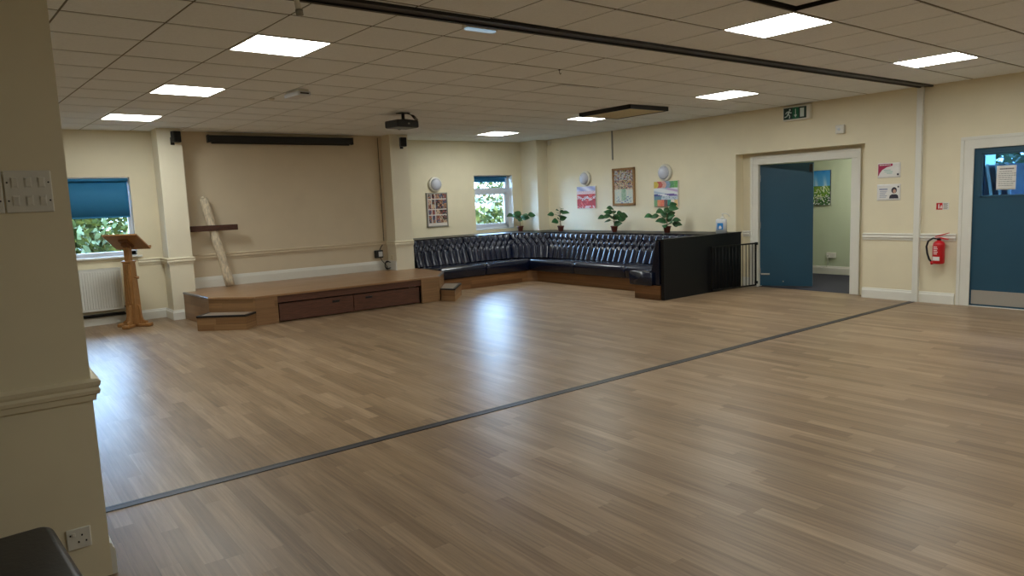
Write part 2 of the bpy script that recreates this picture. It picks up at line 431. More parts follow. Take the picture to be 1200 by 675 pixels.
d2_ = MB(); rail(d2_, (2.63, YS), (6.07, YS), DADO, ZD, ext=(-1, -1)); struct(d2_.build('trim_dado_stage', M_wallt))
rail(d, (6.07, YS), (6.07, 11.42), DADO, ZD, ext=(-1, 1)); rail(d, (6.07, 11.42), (6.43, 11.42), DADO, ZD, ext=(1, 0))
struct(d.build('trim_dado_north', M_wallw))
d = MB()
rail(d, (XR, 4.95), (XR, 4.265), DADO, ZD - .012); rail(d, (XR, 4.19), (XR, 3.76), DADO, ZD - .012); rail(d, (DX, 7.04), (DX, 6.90), DADO, ZD - .012); rail(d, (XR, 2.56), (XR, Y0), DADO, ZD - .012)
struct(d.build('trim_dado_right', M_white))
d = MB(); rail(d, (XL, PY), (PX, PY), DADO, .835, ext=(0, 1)); rail(d, (PX, PY), (PX, PY + .42), DADO, .835, ext=(1, 0))
struct(d.build('trim_dado_partition', M_wall))
b = MB(); rail(b, (PX, PY), (PX, PY + .42), SKIRT, 0)
struct(b.build('baseboard_partition', M_white))
b = MB(); rail(b, (XL, YB), (2.30, YB), SKIRT, 0, ext=(0, -1)); rail(b, (2.30, YB), (2.30, 11.38), SKIRT, 0, ext=(-1, 1)); rail(b, (2.30, 11.38), (2.44, 11.38), SKIRT, 0, ext=(1, 0))
struct(b.build('baseboard_north', M_white))
b = MB(); rail(b, (2.63, YS), (6.07, YS), [(0, 0), (.02, 0), (.02, .12), (.014, .14), (.006, .165), (0, .17)], .4, ext=(-1, -1)); rail(b, (6.07, YS), (6.07, 11.42), [(0, 0), (.02, 0), (.02, .12), (.014, .14), (.006, .165), (0, .17)], .4, ext=(-1, 0))
struct(b.build('baseboard_stage', M_white))
b = MB(); rail(b, (XR, 4.95), (XR, 4.265), SKIRT, 0); rail(b, (XR, 4.19), (XR, 3.76), SKIRT, 0); rail(b, (XR, 2.56), (XR, Y0), SKIRT, 0); rail(b, (DX, 7.04), (DX, 6.9), SKIRT, 0)
struct(b.build('baseboard_right', M_white))
b = MB(); rail(b, (CX, 9.), (CX, 4.3), SKIRT, 0)
struct(b.build('baseboard_corridor', M_white))

# ------------------------------------------------------------------ windows (structure with parts)
def window(name, x0, x1, z0, z1, Y, depth, blind_to, transom=None):
    """white frame set back 'depth' behind the wall face Y"""
    yf = Y + depth
    f = MB(); fw = .06
    f.bbox((x0, yf - .06, z0), (x0 + fw, yf, z1)); f.bbox((x1 - fw, yf - .06, z0), (x1, yf, z1)); f.bbox((x0, yf - .06, z0), (x1, yf, z0 + fw + .02)); f.bbox((x0, yf - .06, z1 - fw), (x1, yf, z1))
    if transom: f.bbox((x0 + fw, yf - .065, transom - .05), (x1 - fw, yf, transom + .05))
    o = struct(f.build(name, M_upvc))
    s = MB()
    if transom:      # opening sash below the transom
        s.bbox((x0 + fw, yf - .075, z0 + .08), (x0 + fw + .045, yf - .02, transom - .05)); s.bbox((x1 - fw - .045, yf - .075, z0 + .08), (x1 - fw, yf - .02, transom - .05))
        s.bbox((x0 + fw, yf - .075, z0 + .08), (x1 - fw, yf - .02, z0 + .125)); s.bbox((x0 + fw, yf - .075, transom - .095), (x1 - fw, yf - .02, transom - .05))
        s.build('sash', M_upvc, o)
    g = MB(); g.box((x0 + .03, yf - .034, z0 + .03), (x1 - .03, yf - .028, z1 - .03)); g.build('pane', M_glass, o)
    sl = MB(); sl.bbox((x0 - .0, Y - .0, z0 - .0), (x1, yf - .06, z0 + .02), .006); sl.build('sill', M_upvc, o)
    rv = MB(); rv.box((x0, Y + .002, z0 + .02), (x0 + .004, yf - .06, z1)); rv.box((x1 - .004, Y + .002, z0 + .02), (x1, yf - .06, z1)); rv.box((x0, Y + .002, z1 - .004), (x1, yf - .06, z1)); rv.build('reveal_lining', M_white, o)
    return o
window('window_1', wx0, wx1, wz0, wz1, YB, .16, None)
window('window_2', vx0, vx1, vz0, vz1, YN, .24, None, transom=1.80)
# wooden window board (white) under window 1
struct(MB().bbox((.74, YB - .05, .955), (2.03, YB + .02, .982), .006).build('trim_window_board', M_white))
def blind(label, x0, x1, z1, zb, y):
    t = thing('roller_blind', label, 'blind', ((x0 + x1) / 2, y, z1)); h = (x1 - x0) / 2
    MB().lathe([(.026, -h), (.026, h)], (0, 0, -.032), 'X', 20).build('roller_tube', M_blind, t)
    k = MB(); k.bbox((-h, -.035, -.012), (h, .03, -.001), .003); k.bbox((-h - .005, -.035, -.07), (-h, .03, -.001), .002); k.bbox((h, -.035, -.07), (h + .005, .03, -.001), .002); k.build('headrail', M_upvc, t)
    fb = MB(); n = 24
    vs = []; 
    for i in range(n + 1):
        x = -h + .01 + (2 * h - .02) * i / n
        for zz in (-.035, zb - z1):
            vs.append((x, .026 + .0015 * sin(i * 1.3), zz))
    fb.add(vs, [(2 * i, 2 * i + 1, 2 * i + 3, 2 * i + 2) for i in range(n)], 0, True)
    o = fb.build('fabric', M_blind, t); sd = o.modifiers.new('s', 'SOLIDIFY'); sd.thickness = .002
    MB().bbox((-h + .01, .02, zb - z1 - .02), (h - .01, .034, zb - z1 + .004), .004).build('bottom_bar', M_blind, t)
blind('blue roller blind half lowered over the window by the lectern', wx0 + .02, wx1 - .02, wz1 - .005, 1.57, YB + .05)
blind('blue roller blind rolled up at the top of the window over the bench', vx0 + .02, vx1 - .07, vz1 - .005, 1.99, YN + .13)

# ------------------------------------------------------------------ doorway 1 in the recess: casing, leaf standing open
c = MB()
def casing(mb, x, y0, y1, zt, w_):
    """architrave round an opening y0..y1 (to zt) on a wall face x that looks to -x"""
    for (a_, b_) in ((y1 - .02, y1 + w_), (y0 - w_, y0 + .02)): mb.bbox((x - .02, a_, 0), (x + .001, b_, zt - .02), .004)
    mb.bbox((x - .0205, y0 - w_, zt - .02), (x + .001, y1 + w_, zt + w_), .004)
    for (a_, b_) in ((y1 + w_ - .035, y1 + w_ + .004), (y0 - w_ - .004, y0 - w_ + .035)): mb.bbox((x - .031, a_, 0), (x - .015, b_, zt + w_ - .035), .004)
    mb.bbox((x - .0315, y0 - w_ - .004, zt + w_ - .035), (x - .015, y1 + w_ + .004, zt + w_ + .004), .004)
casing(c, DX, 5.21, 6.77, 1.99, .115)
c.box((DX, 6.77, 0), (DX + .12, 6.80, 2.0)); c.box((DX, 5.18, 0), (DX + .12, 5.21, 2.0)); c.box((DX, 5.18, 1.97), (DX + .12, 6.80, 2.0))
dr = struct(c.build('door_1', M_white))
a = math.radians(25)
LM = Matrix.Translation((DX + .055, 6.765, 0)) @ Matrix.Rotation(a, 4, 'Z')      # leaf runs along local -y
MB().bbox((0, -.80, .012), (.044, -.004, 1.965), .003, 0, LM).build('leaf', M_door, dr)
e = MB()
for z in (.25, 1.0, 1.75): e.box((-.006, -.012, z - .05), (.0, .004, z + .05), 0, LM)
e.build('hinge', M_steel, dr)
MB().bbox((-.012, -.155, .19), (-.0005, -.02, .215), .003, 0, LM).build('flush_bolt', M_steel, dr)
MB().bbox((-.035, -.79, 1.82), (-.0005, -.74, 1.94), .006, 0, LM).build('door_closer', M_black, dr)
MB().lathe([(.012, 0), (.012, .01), (.006, .016)], tuple(LM @ Vector((-.014, -.36, .085))), 'X', 12).build('door_stop_stud', M_steel, dr)

# ------------------------------------------------------------------ door 2 with vision panel
c = MB(); ya, yb = 2.70, 3.62
casing(c, XR, 2.71, 3.61, 1.985, .125)
c.box((XR, 3.61, 0), (XR + .10, 3.66, 2.03)); c.box((XR, 2.66, 0), (XR + .10, 2.71, 2.03)); c.box((XR, 2.66, 1.985), (XR + .10, 3.66, 2.03))
c.box((XR - .0, 2.71, 0), (XR + .12, 3.61, .009))
d2 = struct(c.build('door_2', M_white))
gz0, gz1, gy0, gy1 = 1.39, 1.88, 2.84, 3.49
l = MB(); X0, X1 = XR + .012, XR + .056
l.box((X0, gy1, .008), (X1, 3.607, 1.982)); l.box((X0, 2.713, .008), (X1, gy0, 1.982)); l.box((X0, gy0, .008), (X1, gy1, gz0)); l.box((X0, gy0, gz1), (X1, gy1, 1.982))
lf = l.build('leaf', M_door, d2)
g = MB()
for (p, q) in (((X0 - .008, gy0 - .03, gz0 - .03), (X1, gy0, gz1 + .03)), ((X0 - .008, gy1, gz0 - .03), (X1, gy1 + .03, gz1 + .03)), ((X0 - .008, gy0 - .03, gz0 - .03), (X1, gy1 + .03, gz0)), ((X0 - .008, gy0 - .03, gz1), (X1, gy1 + .03, gz1 + .03))): g.bbox(p, q, .005)
g.build('glazing_bead', M_door, d2)
MB().box((XR + .03, gy0 - .005, gz0 - .005), (XR + .036, gy1 + .005, gz1 + .005)).build('pane', M_glassd, d2)
MB().bbox((X0 - .003, 2.73, .03), (X0, 3.575, .205), .001).build('kick_plate', M_steel, d2)
MB().bbox((X0 - .05, 2.76, .95), (X0, 2.80, 1.25), .008).build('handle', M_steel, d2)

# ------------------------------------------------------------------ stage
ZS = .40
SP = [(2.45, 11.37), (2.53, 10.30), (3.00, 9.78), (5.94, 9.78), (6.40, 10.38), (6.45, 11.40), (6.06, 11.41), (6.06, YS - .001), (2.64, YS - .001), (2.64, 11.37)]
st = thing('stage', 'low wooden stage with chamfered corners against the back wall', 'stage', (0, 0, 0))
def clad_mat(name, ang):
    """horizontal boards on an upright face seen along direction ang"""
    cols = [rgb(122, 90, 58), rgb(146, 110, 74), rgb(134, 99, 65), rgb(157, 122, 84)]
    m = mat_planks(name, cols, .6, .08, .42, grain=.28)
    nt = m.node_tree
    mp = [n for n in nt.nodes if n.type == 'MAPPING'][0]
    mp.inputs['Rotation'].default_value = (PI / 2, 0, PI / 2) if ang == 'x' else (0, PI / 2, 0)
    return m
M_cladx = clad_mat('cladding_boards_front', 'x')     # faces looking -Y : boards along X
M_clady = clad_mat('cladding_boards_side', 'y')      # faces looking +-X : boards along Y
b = MB(); zb = ZS - .018
def wall_seg(mb, p, q, z0, z1, th, m):
    p = Vector(p); q = Vector(q); d = (q - p).normalized(); n = Vector((-d.y, d.x)) * th
    mb.prism([tuple(p), tuple(q), tuple(q + n), tuple(p + n)], z0, z1, m)
SPb = SP
wall_seg(b, SP[0], SP[1], 0, zb, .03, 1); wall_seg(b, SP[1], SP[2], 0, zb, .03, 0)
wall_seg(b, SP[2], (3.31, 9.78), 0, zb, .03, 0)
b.build('cladding', [M_cladx, M_clady], st); b = MB()
wall_seg(b, (5.61, 9.78), SP[3], 0, zb, .03, 0)
wall_seg(b, SP[3], SP[4], 0, zb, .03, 1); wall_seg(b, SP[4], SP[5], 0, zb, .03, 1)
b.build('cladding', [M_cladx, M_clady], st)
MB().prism(SP, zb, ZS).build('deck', M_stagetop, st)
n = MB()
for p, q in ((SP[0], SP[1]), (SP[1], SP[2]), (SP[2], SP[3]), (SP[3], SP[4]), (SP[4], SP[5])):
    silver = (p, q) in ((SP[0], SP[1]), (SP[3], SP[4]))
    rail(n, p, q, [(-.03, .0015), (-.03, .003), (.004, .003), (.008, -.004), (.006, -.024), (0, -.024)], ZS, 1 if silver else 0)
n.build('nosing', [M_stagetop, M_alu], st)
# recessed front with two long drawers
MB().box((3.31, 9.80, .28), (5.61, 9.83, zb)).build('fascia', M_redwood, st)
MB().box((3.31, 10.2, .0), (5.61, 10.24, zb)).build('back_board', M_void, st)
for x0, x1, hx in ((3.335, 4.455, 4.18), (4.465, 5.585, 4.71)):
    dr_ = MB().bbox((x0, 9.82, .015), (x1, 9.845, .262), .003); dd = dr_.build('drawer', M_redwood, st)
    h = MB(); h.bbox((hx - .055, 9.812, .185), (hx + .055, 9.822, .212), .004); h.bbox((hx - .06, 9.805, .209), (hx + .06, 9.82, .216), .002); h.build('handle', M_black, dd)

def step(label, pts, name='stage_step'):
    t = thing(name, label, 'step', (pts[0][0], pts[0][1], 0))
    P = [(p[0] - pts[0][0], p[1] - pts[0][1]) for p in pts]
    k = MB(); k.prism(P, 0, .188, 0); k.build('box', M_cladx, t)
    k = MB(); k.prism(P, .188, .2, 0); k.build('tread', M_treadm, t)
    e = MB(); N_ = len(P)
    for i in range(N_ - 1 if N_ == 4 else N_ - 1):
        rail(e, P[i], P[i + 1], [(-.035, .0), (-.035, .0025), (.004, .0025), (.007, -.004), (.007, -.022), (0, -.022)], .2)
    e.build('nosing', M_black, t)
    return t
M_treadm = mat('grey_brown_tread', rgb(150, 135, 118), .3, var=.08, scale=14.)
step('low wooden step with black nosing at the left corner of the stage', [(2.51, 10.28), (2.29, 10.01), (2.82, 9.575), (3.01, 9.745)][0:1] + [(2.29, 10.01), (2.80, 9.575), (2.995, 9.77)])
step('low wooden step with black nosing at the right corner of the stage', [(5.955, 9.77), (6.06, 9.52), (6.58, 10.12), (6.405, 10.36)])

# ------------------------------------------------------------------ cross leaning on the stage wall
t = thing('wooden_cross', 'rustic wooden cross of a pale pole and dark crossbeam leaning behind the stage', 'cross', (3.19, 11.56, ZS + .016))
pts = []; rs = []
for k in range(13):
    u = k / 12.
    pts.append((-.265 * u + .003 * sin(9 * u), .085 * u + .005 * cos(7 * u), .0 + 1.37 * u)); rs.append(.068 + .004 * sin(17 * u) - .004 * u)
p = MB().tube(pts, rs, 14); p.build('pole', M_bark, t)
k = MB().tube([pts[-1], Vector(pts[-1]) + Vector((-.02, .0, .03))], [.04, .02], 8); k.build('broken_tip', M_bark, t)
kb = MB().bbox((-.52, -.03, .868), (.185, .035, .955), .006)
ob = kb.build('crossbeam', M_beam, t); 
# ------------------------------------------------------------------ lectern
t = thing('lectern', 'oak lectern with sloping book rest standing by the radiator', 'lectern', (1.745, 11.22, 0), -math.radians(41))
f = MB(); f.bbox((-.20, -.045, 0), (.20, .045, .045), .012); f.bbox((-.045, -.20, 0), (.045, .20, .045), .012)
for s in (-1, 1):
    f.bbox((s * .20 - .04, -.055, 0), (s * .20 + .04, .055, .05), .014); f.bbox((-.055, s * .20 - .04, 0), (.055, s * .20 + .04, .05), .014)
f.build('base', M_oak, t)
for k in range(4):
    an = k * PI / 2; b = MB()
    prof = [(.06, .045), (.17, .045), (.165, .075), (.125, .10), (.105, .16), (.10, .24), (.085, .30), (.06, .325)]
    n_ = len(prof); vs = []
    R_ = Matrix.Rotation(an, 4, 'Z')
    for s in (-.016, .016):
        for r, z in prof: vs.append(R_ @ Vector((r, s, z)))
    b.add(vs, [tuple(range(n_ - 1, -1, -1)), tuple(range(n_, 2 * n_))] + [(i, (i + 1) % n_, n_ + (i + 1) % n_, n_ + i) for i in range(n_)])
    b.build('brace', M_oak, t)
c = MB()
for s0, s1, z0, z1 in ((.075, .058, .04, .93),):
    vs = [(-s0, -s0, z0), (s0, -s0, z0), (s0, s0, z0), (-s0, s0, z0), (-s1, -s1, z1), (s1, -s1, z1), (s1, s1, z1), (-s1, s1, z1)]
    c.add(vs, [(0, 3, 2, 1), (4, 5, 6, 7), (0, 1, 5, 4), (1, 2, 6, 5), (2, 3, 7, 6), (3, 0, 4, 7)])
for s in (-.03, 0, .03):      # fluting strips
    c.bbox((s - .008, -.082, .34), (s + .008, -.055, .90), .003); c.bbox((s - .008, .055, .34), (s + .008, .082, .90), .003)
c.bbox((-.068, -.068, .915), (.068, .068, .94), .005)
c.build('column', M_oak, t)
MB().bbox((-.038, -.038, .93), (.038, .038, 1.20), .004).build('inner_post', M_oak, t)
MB().lathe([(.010, 0), (.010, .03), (.022, .035), (.022, .055), (.012, .06)], (.063, 0, .70), 'X', 14).build('clamp_knob', M_oak, t)
BR = Matrix.Translation((0, 0, 1.205)) @ Matrix.Rotation(-math.radians(34), 4, 'X')
MB().bbox((-.25, -.19, -.011), (.25, .19, .011), .004, 0, BR).build('book_rest', M_oak, t)
MB().bbox((-.25, .175, .011), (.25, .195, .045), .004, 0, BR).build('book_lip', M_oak, t)
b = MB(); b.bbox((-.07, -.09, -.04), (.07, .09, -.011), .006, 0, BR); b.bbox((-.045, -.045, -.085), (.045, .045, -.03), .01, 0, BR); b.build('mounting_bracket', mat('dark_oak', rgb(110, 70, 38), .5, var=.2), t)

# ------------------------------------------------------------------ radiator with pipe
t = thing('radiator', 'white panel radiator below the window with the blue blind', 'radiator', (1.13, YB, .19))
b = MB(); b.bbox((-.58, -.085, .02), (.58, -.072, .63), .008); b.bbox((-.58, -.025, .02), (.58, -.012, .63), .008)
for k in range(34):
    x = -.555 + k * .0336
    b.bbox((x, -.094, .06), (x + .014, -.084, .59), .004)
b.build('panel', M_rad, t)
g = MB(); g.box((-.58, -.085, .62), (.58, -.012, .632))
for k in range(40): g.box((-.56 + k * .028, -.08, .632), (-.548 + k * .028, -.018, .636))
g.box((-.585, -.085, .02), (-.578, -.012, .63)); g.box((.578, -.085, .02), (.585, -.012, .63)); g.build('grille', M_rad, t)
for x in (-.4, .4): MB().box((x - .02, -.03, .1), (x + .02, 0, .5)).build('wall_bracket', M_rad, t)
p = MB().tube([(-.6, -.05, -.055), (.60, -.05, -.055), (.62, -.05, -.04), (.62, -.05, .05), (.575, -.05, .05)], .016, 10)
p.tube([(-.6, -.075, -.03), (.58, -.075, -.03)], .013, 10)
p.build('pipework', M_black, t)
v = MB().lathe([(.014, 0), (.016, .03), (.022, .032), (.022, .075), (.016, .08)], (.62, -.05, .045), 'Z', 14); v.build('valve', M_plast, t)

# ------------------------------------------------------------------ projector screen case, speakers, projector
t = thing('projector_screen', 'long black projector screen case fixed high on the stage wall', 'screen', (4.28, YS, 2.70))
MB().bbox((-1.19, -.105, -.05), (1.19, .001, .055), .012).build('case', M_black, t)
for x_ in (-1.205, 1.19): MB().bbox((x_, -.115, -.058), (x_ + .015, .0, .063), .006).build('end_cap', M_black, t)
MB().bbox((-1.15, -.06, -.072), (1.15, -.04, -.05), .004).build('weight_bar', M_black, t)
MB().tube([(.05, -.05, -.07), (.05, -.05, -.095), (.075, -.05, -.105), (.10, -.05, -.095), (.10, -.05, -.07)], .004, 6).build('pull_handle', M_plast, t)
def speaker(label, x, y, z, rz):
    t = thing('wall_speaker', label, 'speaker', (x, y, z), rz, group='small black speakers on the piers')
    MB().bbox((-.055, -.16, -.08), (.055, -.06, .08), .01).build('cabinet', M_black, t)
    g = MB().bbox((-.048, -.166, -.072), (.048, -.158, .072), .006); g.build('grille', M_blackm, t)
    k = MB().tube([(0, -.06, -.03), (0, -.0, -.05)], .012, 8); k.bbox((-.03, -.012, -.11), (.03, 0, .0), .004); k.build('bracket', M_black, t)
speaker('small black speaker on the pier by the blue blind window', 2.50, 11.38, 2.68, math.radians(18))
speaker('small black speaker on the pier at the right end of the stage', 6.30, 11.42, 2.67, math.radians(-12))

t = thing('projector', 'black projector hanging from the ceiling in front of the stage', 'projector', (4.88, 8.75, ZC), math.radians(8))
b = MB(); b.bbox((-.20, -.14, -.205), (.16, .16, -.105), .018); b.build('body', M_black, t)
MB().lathe([(.05, 0), (.055, .03), (.045, .04)], (.06, .155, -.155), 'Y', 20).build('lens', M_black, t)
m_ = MB(); m_.tube([(0, 0, 0), (0, 0, -.10)], .022, 10); m_.bbox((-.07, -.07, -.012), (.07, .07, 0), .004)
for s in (-1, 1):
    for q in (-1, 1): m_.tube([(0, 0, -.085), (s * .10, q * .09, -.106)], .008, 6)
m_.build('ceiling_mount', M_black, t)
c = MB()
for k in range(4):
    c.tube([(.05 + .01 * k, -.03 + k * .02, -.002), (.10 + .015 * k, -.05, -.03), (.155 + .01 * k, -.06 - .01 * k, -.09), (.145, -.09 + .03 * k, -.15), (.12, -.13, -.16)], .005, 6)
c.build('cables', M_black, t)
MB().bbox((-.03, -.146, -.165), (.0, -.138, -.145), .004).build('status_label', M_grey, t)

# ------------------------------------------------------------------ other things on the ceiling
t = thing('ceiling_cassette', 'shallow black sided box under the ceiling beside a light panel', 'ceiling unit', (7.78, 7.42, ZC))
k = MB(); 
for (p, q) in (((-.40, -.52, -.062), (-.38, .50, 0)), ((.38, -.52, -.062), (.40, .50, 0)), ((-.40, -.52, -.062), (.40, -.50, 0)), ((-.40, .48, -.062), (.40, .50, 0))): k.box(p, q)
k.build('side_panels', M_black, t)
MB().bbox((-.38, -.50, -.056), (.38, .48, -.04), .003).build('underside', mat('cream_panel', rgb(206, 190, 150), .7), t)
t = thing('glint_bar', 'slim bluish glint beside the ceiling track built as a glowing bar', 'glint bar', (3.07, 4.305, ZC))  # bluish glint at the track, put in as a faintly glowing bar
MB().bbox((-.14, -.028, -.022), (.14, .028, .004), .005).build('housing', M_plast, t)
MB().bbox((-.125, -.024, -.034), (.125, .024, -.022), .006).build('diffuser', M_glint, t)
t = thing('smoke_detector', 'small grey box detector on the ceiling tiles left of the projector', 'detector', (2.93, 7.52, ZC), math.radians(6))
b = MB(); b.bbox((-.075, -.17, -.065), (.075, .15, -.02), .012); b.build('housing', M_clear, t)
MB().bbox((-.06, -.15, -.02), (.06, .13, 0), .004).build('base', M_plast, t)
s = MB(); s.bbox((.060, -.10, -.052), (.078, .05, -.03), .004); s.bbox((-.05, -.174, -.05), (.05, -.165, -.035), .003); s.build('sensor_slot', M_black, t)
t = thing('ceiling_sensor', 'tiny round white sensor on a ceiling tile', 'sensor', (2.86, 8.10, ZC))
MB().lathe([(.03, 0), (.03, -.01), (.02, -.018), (.012, -.022), (.0, -.022)], (0, 0, 0), 'Z', 20).build('disc', M_plast, t)
t = thing('hanging_microphone', 'slim white rod with a grey tip hanging from the ceiling at the top edge', 'microphone', (1.575, 3.97, ZC))
MB().lathe([(.03, 0), (.03, -.012), (.012, -.02), (.0, -.02)], (0, 0, 0), 'Z', 16).build('ceiling_rose', M_plast, t)
MB().tube([(0, 0, -.015), (.008, 0, -.08), (.02, 0, -.145)], [.013, .014, .018], 12).build('rod', M_plast, t)
MB().tube([(.02, 0, -.143), (.024, 0, -.175)], [.021, .020], 14).build('tip', M_grey, t)
t = thing('ceiling_hook', 'tiny dark wire hook hanging from a ceiling tile', 'hook', (4.75, 5.36, ZC))
MB().tube([(0, 0, 0), (0, 0, -.03), (.012, 0, -.042), (.02, 0, -.03)], .003, 6).build('wire', M_black, t)
MB().lathe([(.012, 0), (.012, -.004)], (0, 0, 0), 'Z', 12).build('plate', M_black, t)

# ------------------------------------------------------------------ wall frame helpers: local x = right as seen, -y = into the room
def on_right(name, label, cat, y, z, group=None, x=XR): return thing(name, label, cat, (x, y, z), -PI / 2, group)
def on_north(name, label, cat, x, z, group=None, y=YN): return thing(name, label, cat, (x, y, z), 0, group)

def bulkhead(t):
    MB().lathe([(.15, 0), (.15, -.035), (.14, -.05), (.12, -.055), (0, -.055)], (0, 0, 0), 'Y', 36).build('base_ring', M_plast, t)
    MB().lathe([(.118, -.05), (.112, -.075), (.09, -.098), (.05, -.112), (.0, -.116)], (0, 0, 0), 'Y', 36).build('dome', M_dome, t)
bulkhead(on_north('bulkhead_lamp', 'round unlit wall lamp above the photo collage', 'wall lamp', 7.48, 1.945, 'round wall lamps'))
bulkhead(on_right('bulkhead_lamp', 'round unlit wall lamp above the red poppy canvas', 'wall lamp', 10.56, 1.94, 'round wall lamps'))
bulkhead(on_right('bulkhead_lamp', 'round unlit wall lamp above the multicoloured abstract canvas', 'wall lamp', 8.50, 1.945, 'round wall lamps'))

def painted(name, w, h, nx, ny, fn, parent, y=-.001, m=None):
    """upright sheet of nx*ny colour cells, local xz plane facing -y"""
    vs = [(-w / 2 + w * i / nx, y, -h / 2 + h * j / ny) for j in range(ny + 1) for i in range(nx + 1)]
    fs = [(j * (nx + 1) + i, j * (nx + 1) + i + 1, (j + 1) * (nx + 1) + i + 1, (j + 1) * (nx + 1) + i) for j in range(ny) for i in range(nx)]
    mb = MB(); mb.add(vs, fs); o = mb.build(name, m or M_pic, parent)
    at = o.data.color_attributes.new('Col', 'FLOAT_COLOR', 'CORNER')
    k = 0; R_ = random.Random(hash(name) % 1000 + nx)
    data = []
    for j in range(ny):
        for i in range(nx):
            cc = fn((i + .5) / nx, (j + .5) / ny, R_)
            data += list(lin(tuple(min(1, max(0, q / 255.)) for q in cc)) + (1.,)) * 4
    at.data.foreach_set('color', data)
    return o
def mixc(a, b, t): return tuple(a[i] * (1 - t) + b[i] * t for i in range(3))
def noise2(u, v, s=0):
    return .5 + .25 * (sin(u * 17.3 + s) * cos(v * 13.1 + 2 * s) + sin(u * 7.7 - v * 9.1 + s * 3)) + .15 * sin(41 * u + 23 * v + s)

# photo collage
t = on_north('photo_collage', 'grey framed collage of small photographs on the north wall', 'picture', 7.505, 1.44)
W_, H_ = .49, .68
f = MB()
for (p, q) in (((-W_ / 2, -.03, -H_ / 2), (-W_ / 2 + .025, 0, H_ / 2)), ((W_ / 2 - .025, -.03, -H_ / 2), (W_ / 2, 0, H_ / 2)), ((-W_ / 2, -.03, -H_ / 2), (W_ / 2, 0, -H_ / 2 + .025)), ((-W_ / 2, -.03, H_ / 2 - .025), (W_ / 2, 0, H_ / 2))): f.bbox(p, q, .004)
f.build('frame', M_grey, t)
def fcoll(u, v, R_):
    cx, cy = u * 5, v * 6
    fx, fy = cx % 1, cy % 1
    if fx < .1 or fy < .12 or v < .08: return (212, 206, 198)
    k = (int(cx) * 7 + int(cy) * 13) % 6
    base = [(60, 44, 44), (150, 110, 80), (74, 80, 104), (128, 84, 66), (196, 170, 140), (86, 70, 60)][k]
    if R_.random() < .35: base = [(30, 26, 30), (190, 160, 130), (96, 104, 130), (160, 60, 50)][R_.randrange(4)]
    return base
painted('photos', W_ - .05, H_ - .05, 26, 34, fcoll, t, -.018)

# red poppies canvas
def canvas(t, w, h, side):
    MB().bbox((-w / 2, -.03, -h / 2), (w / 2, 0, h / 2), .003).build('stretcher', side, t)
t = on_right('canvas_painting', 'small canvas of red flowers below a round wall lamp', 'painting', 10.54, 1.565)
canvas(t, .54, .44, M_paper)
def fpop(u, v, R_):
    n = noise2(u, v, 1.3)
    if v > .78: return mixc((226, 226, 240), (150, 160, 206), .5 + .5 * sin(9 * u + 14 * v))
    if v > .64: return mixc((224, 214, 224), (196, 120, 120), R_.random() * .5)
    if R_.random() < .10 and .25 < v < .6: return (40, 40, 52)
    if abs(v - .46 - .05 * sin(15 * u)) < .06 and R_.random() < .65: return (232, 228, 232)
    if v < .12 and n > .5: return (226, 196, 196)
    return mixc((206, 40, 44), (150, 60, 66), R_.random()) if n > .3 else mixc((206, 40, 44), (222, 150, 146), R_.random())
painted('picture', .535, .435, 40, 34, fpop, t, -.0312)
# tall framed tree picture
t = on_right('framed_picture', 'tall wood framed picture of a tree between two small canvases', 'picture', 9.52, 1.735)
W_, H_ = .58, .71
f = MB(); bw = .045
for (p, q) in (((-W_ / 2, -.03, -H_ / 2), (-W_ / 2 + bw, 0, H_ / 2)), ((W_ / 2 - bw, -.03, -H_ / 2), (W_ / 2, 0, H_ / 2)), ((-W_ / 2, -.03, -H_ / 2), (W_ / 2, 0, -H_ / 2 + bw)), ((-W_ / 2, -.03, H_ / 2 - bw), (W_ / 2, 0, H_ / 2))): f.bbox(p, q, .005)
f.build('frame', M_gold, t)
def ftree(u, v, R_):
    cream = (214, 210, 190)
    if v > .45:
        r = R_.random()
        base = (196, 176, 150) if v < .72 else (180, 180, 176)
        if r < .55: return [(150, 90, 80), (110, 84, 100), (96, 110, 130), (164, 150, 84), (178, 128, 110), (90, 74, 66)][R_.randrange(6)]
        return base
    if abs(u - .5) < .11 + .05 * max(0, .12 - v) * 8 and v > .08: return mixc((120, 160, 130), (176, 196, 170), R_.random())
    if v < .2 and abs(u - .5) < .4 and R_.random() < .3: return (110, 130, 160)
    return mixc(cream, (186, 206, 200), R_.random() * .9) if v < .4 else mixc(cream, (150, 120, 110), R_.random() * .6)
painted('print', W_ - 2 * bw, H_ - 2 * bw, 26, 34, ftree, t, -.015)
# abstract canvas
t = on_right('canvas_painting', 'small multicoloured abstract canvas nearest the doorway', 'painting', 8.48, 1.57)
canvas(t, .55, .45, M_paper)
def fabs_(u, v, R_):
    if v > .74:
        k = u + .04 * sin(20 * v)
        return mixc([(206, 176, 50), (190, 70, 60), (206, 150, 140), (110, 140, 176), (70, 140, 84), (84, 160, 70)][min(5, int(k * 6))], (230, 226, 220), R_.random() * .35)
    if v > .5: return mixc((222, 226, 226), (150, 170, 196) if u < .55 else (176, 140, 190), max(0, sin(24 * v + 6 * u)) * .8)
    if v > .4: return mixc((70, 84, 140), (120, 90, 160), u) if sin(30 * v + 9 * u) > -.3 else (226, 226, 230)
    if v > .26: return mixc((200, 206, 214), (80, 120, 140), .8 if (u < .3 or R_.random() < .15) else .1)
    k = int(u * 7)
    return mixc([(100, 150, 100), (220, 130, 84), (216, 100, 70), (90, 60, 60), (40, 130, 110), (226, 216, 200), (224, 186, 120)][k], (230, 226, 216), R_.random() * .3)
painted('picture', .545, .445, 42, 34, fabs_, t, -.0312)
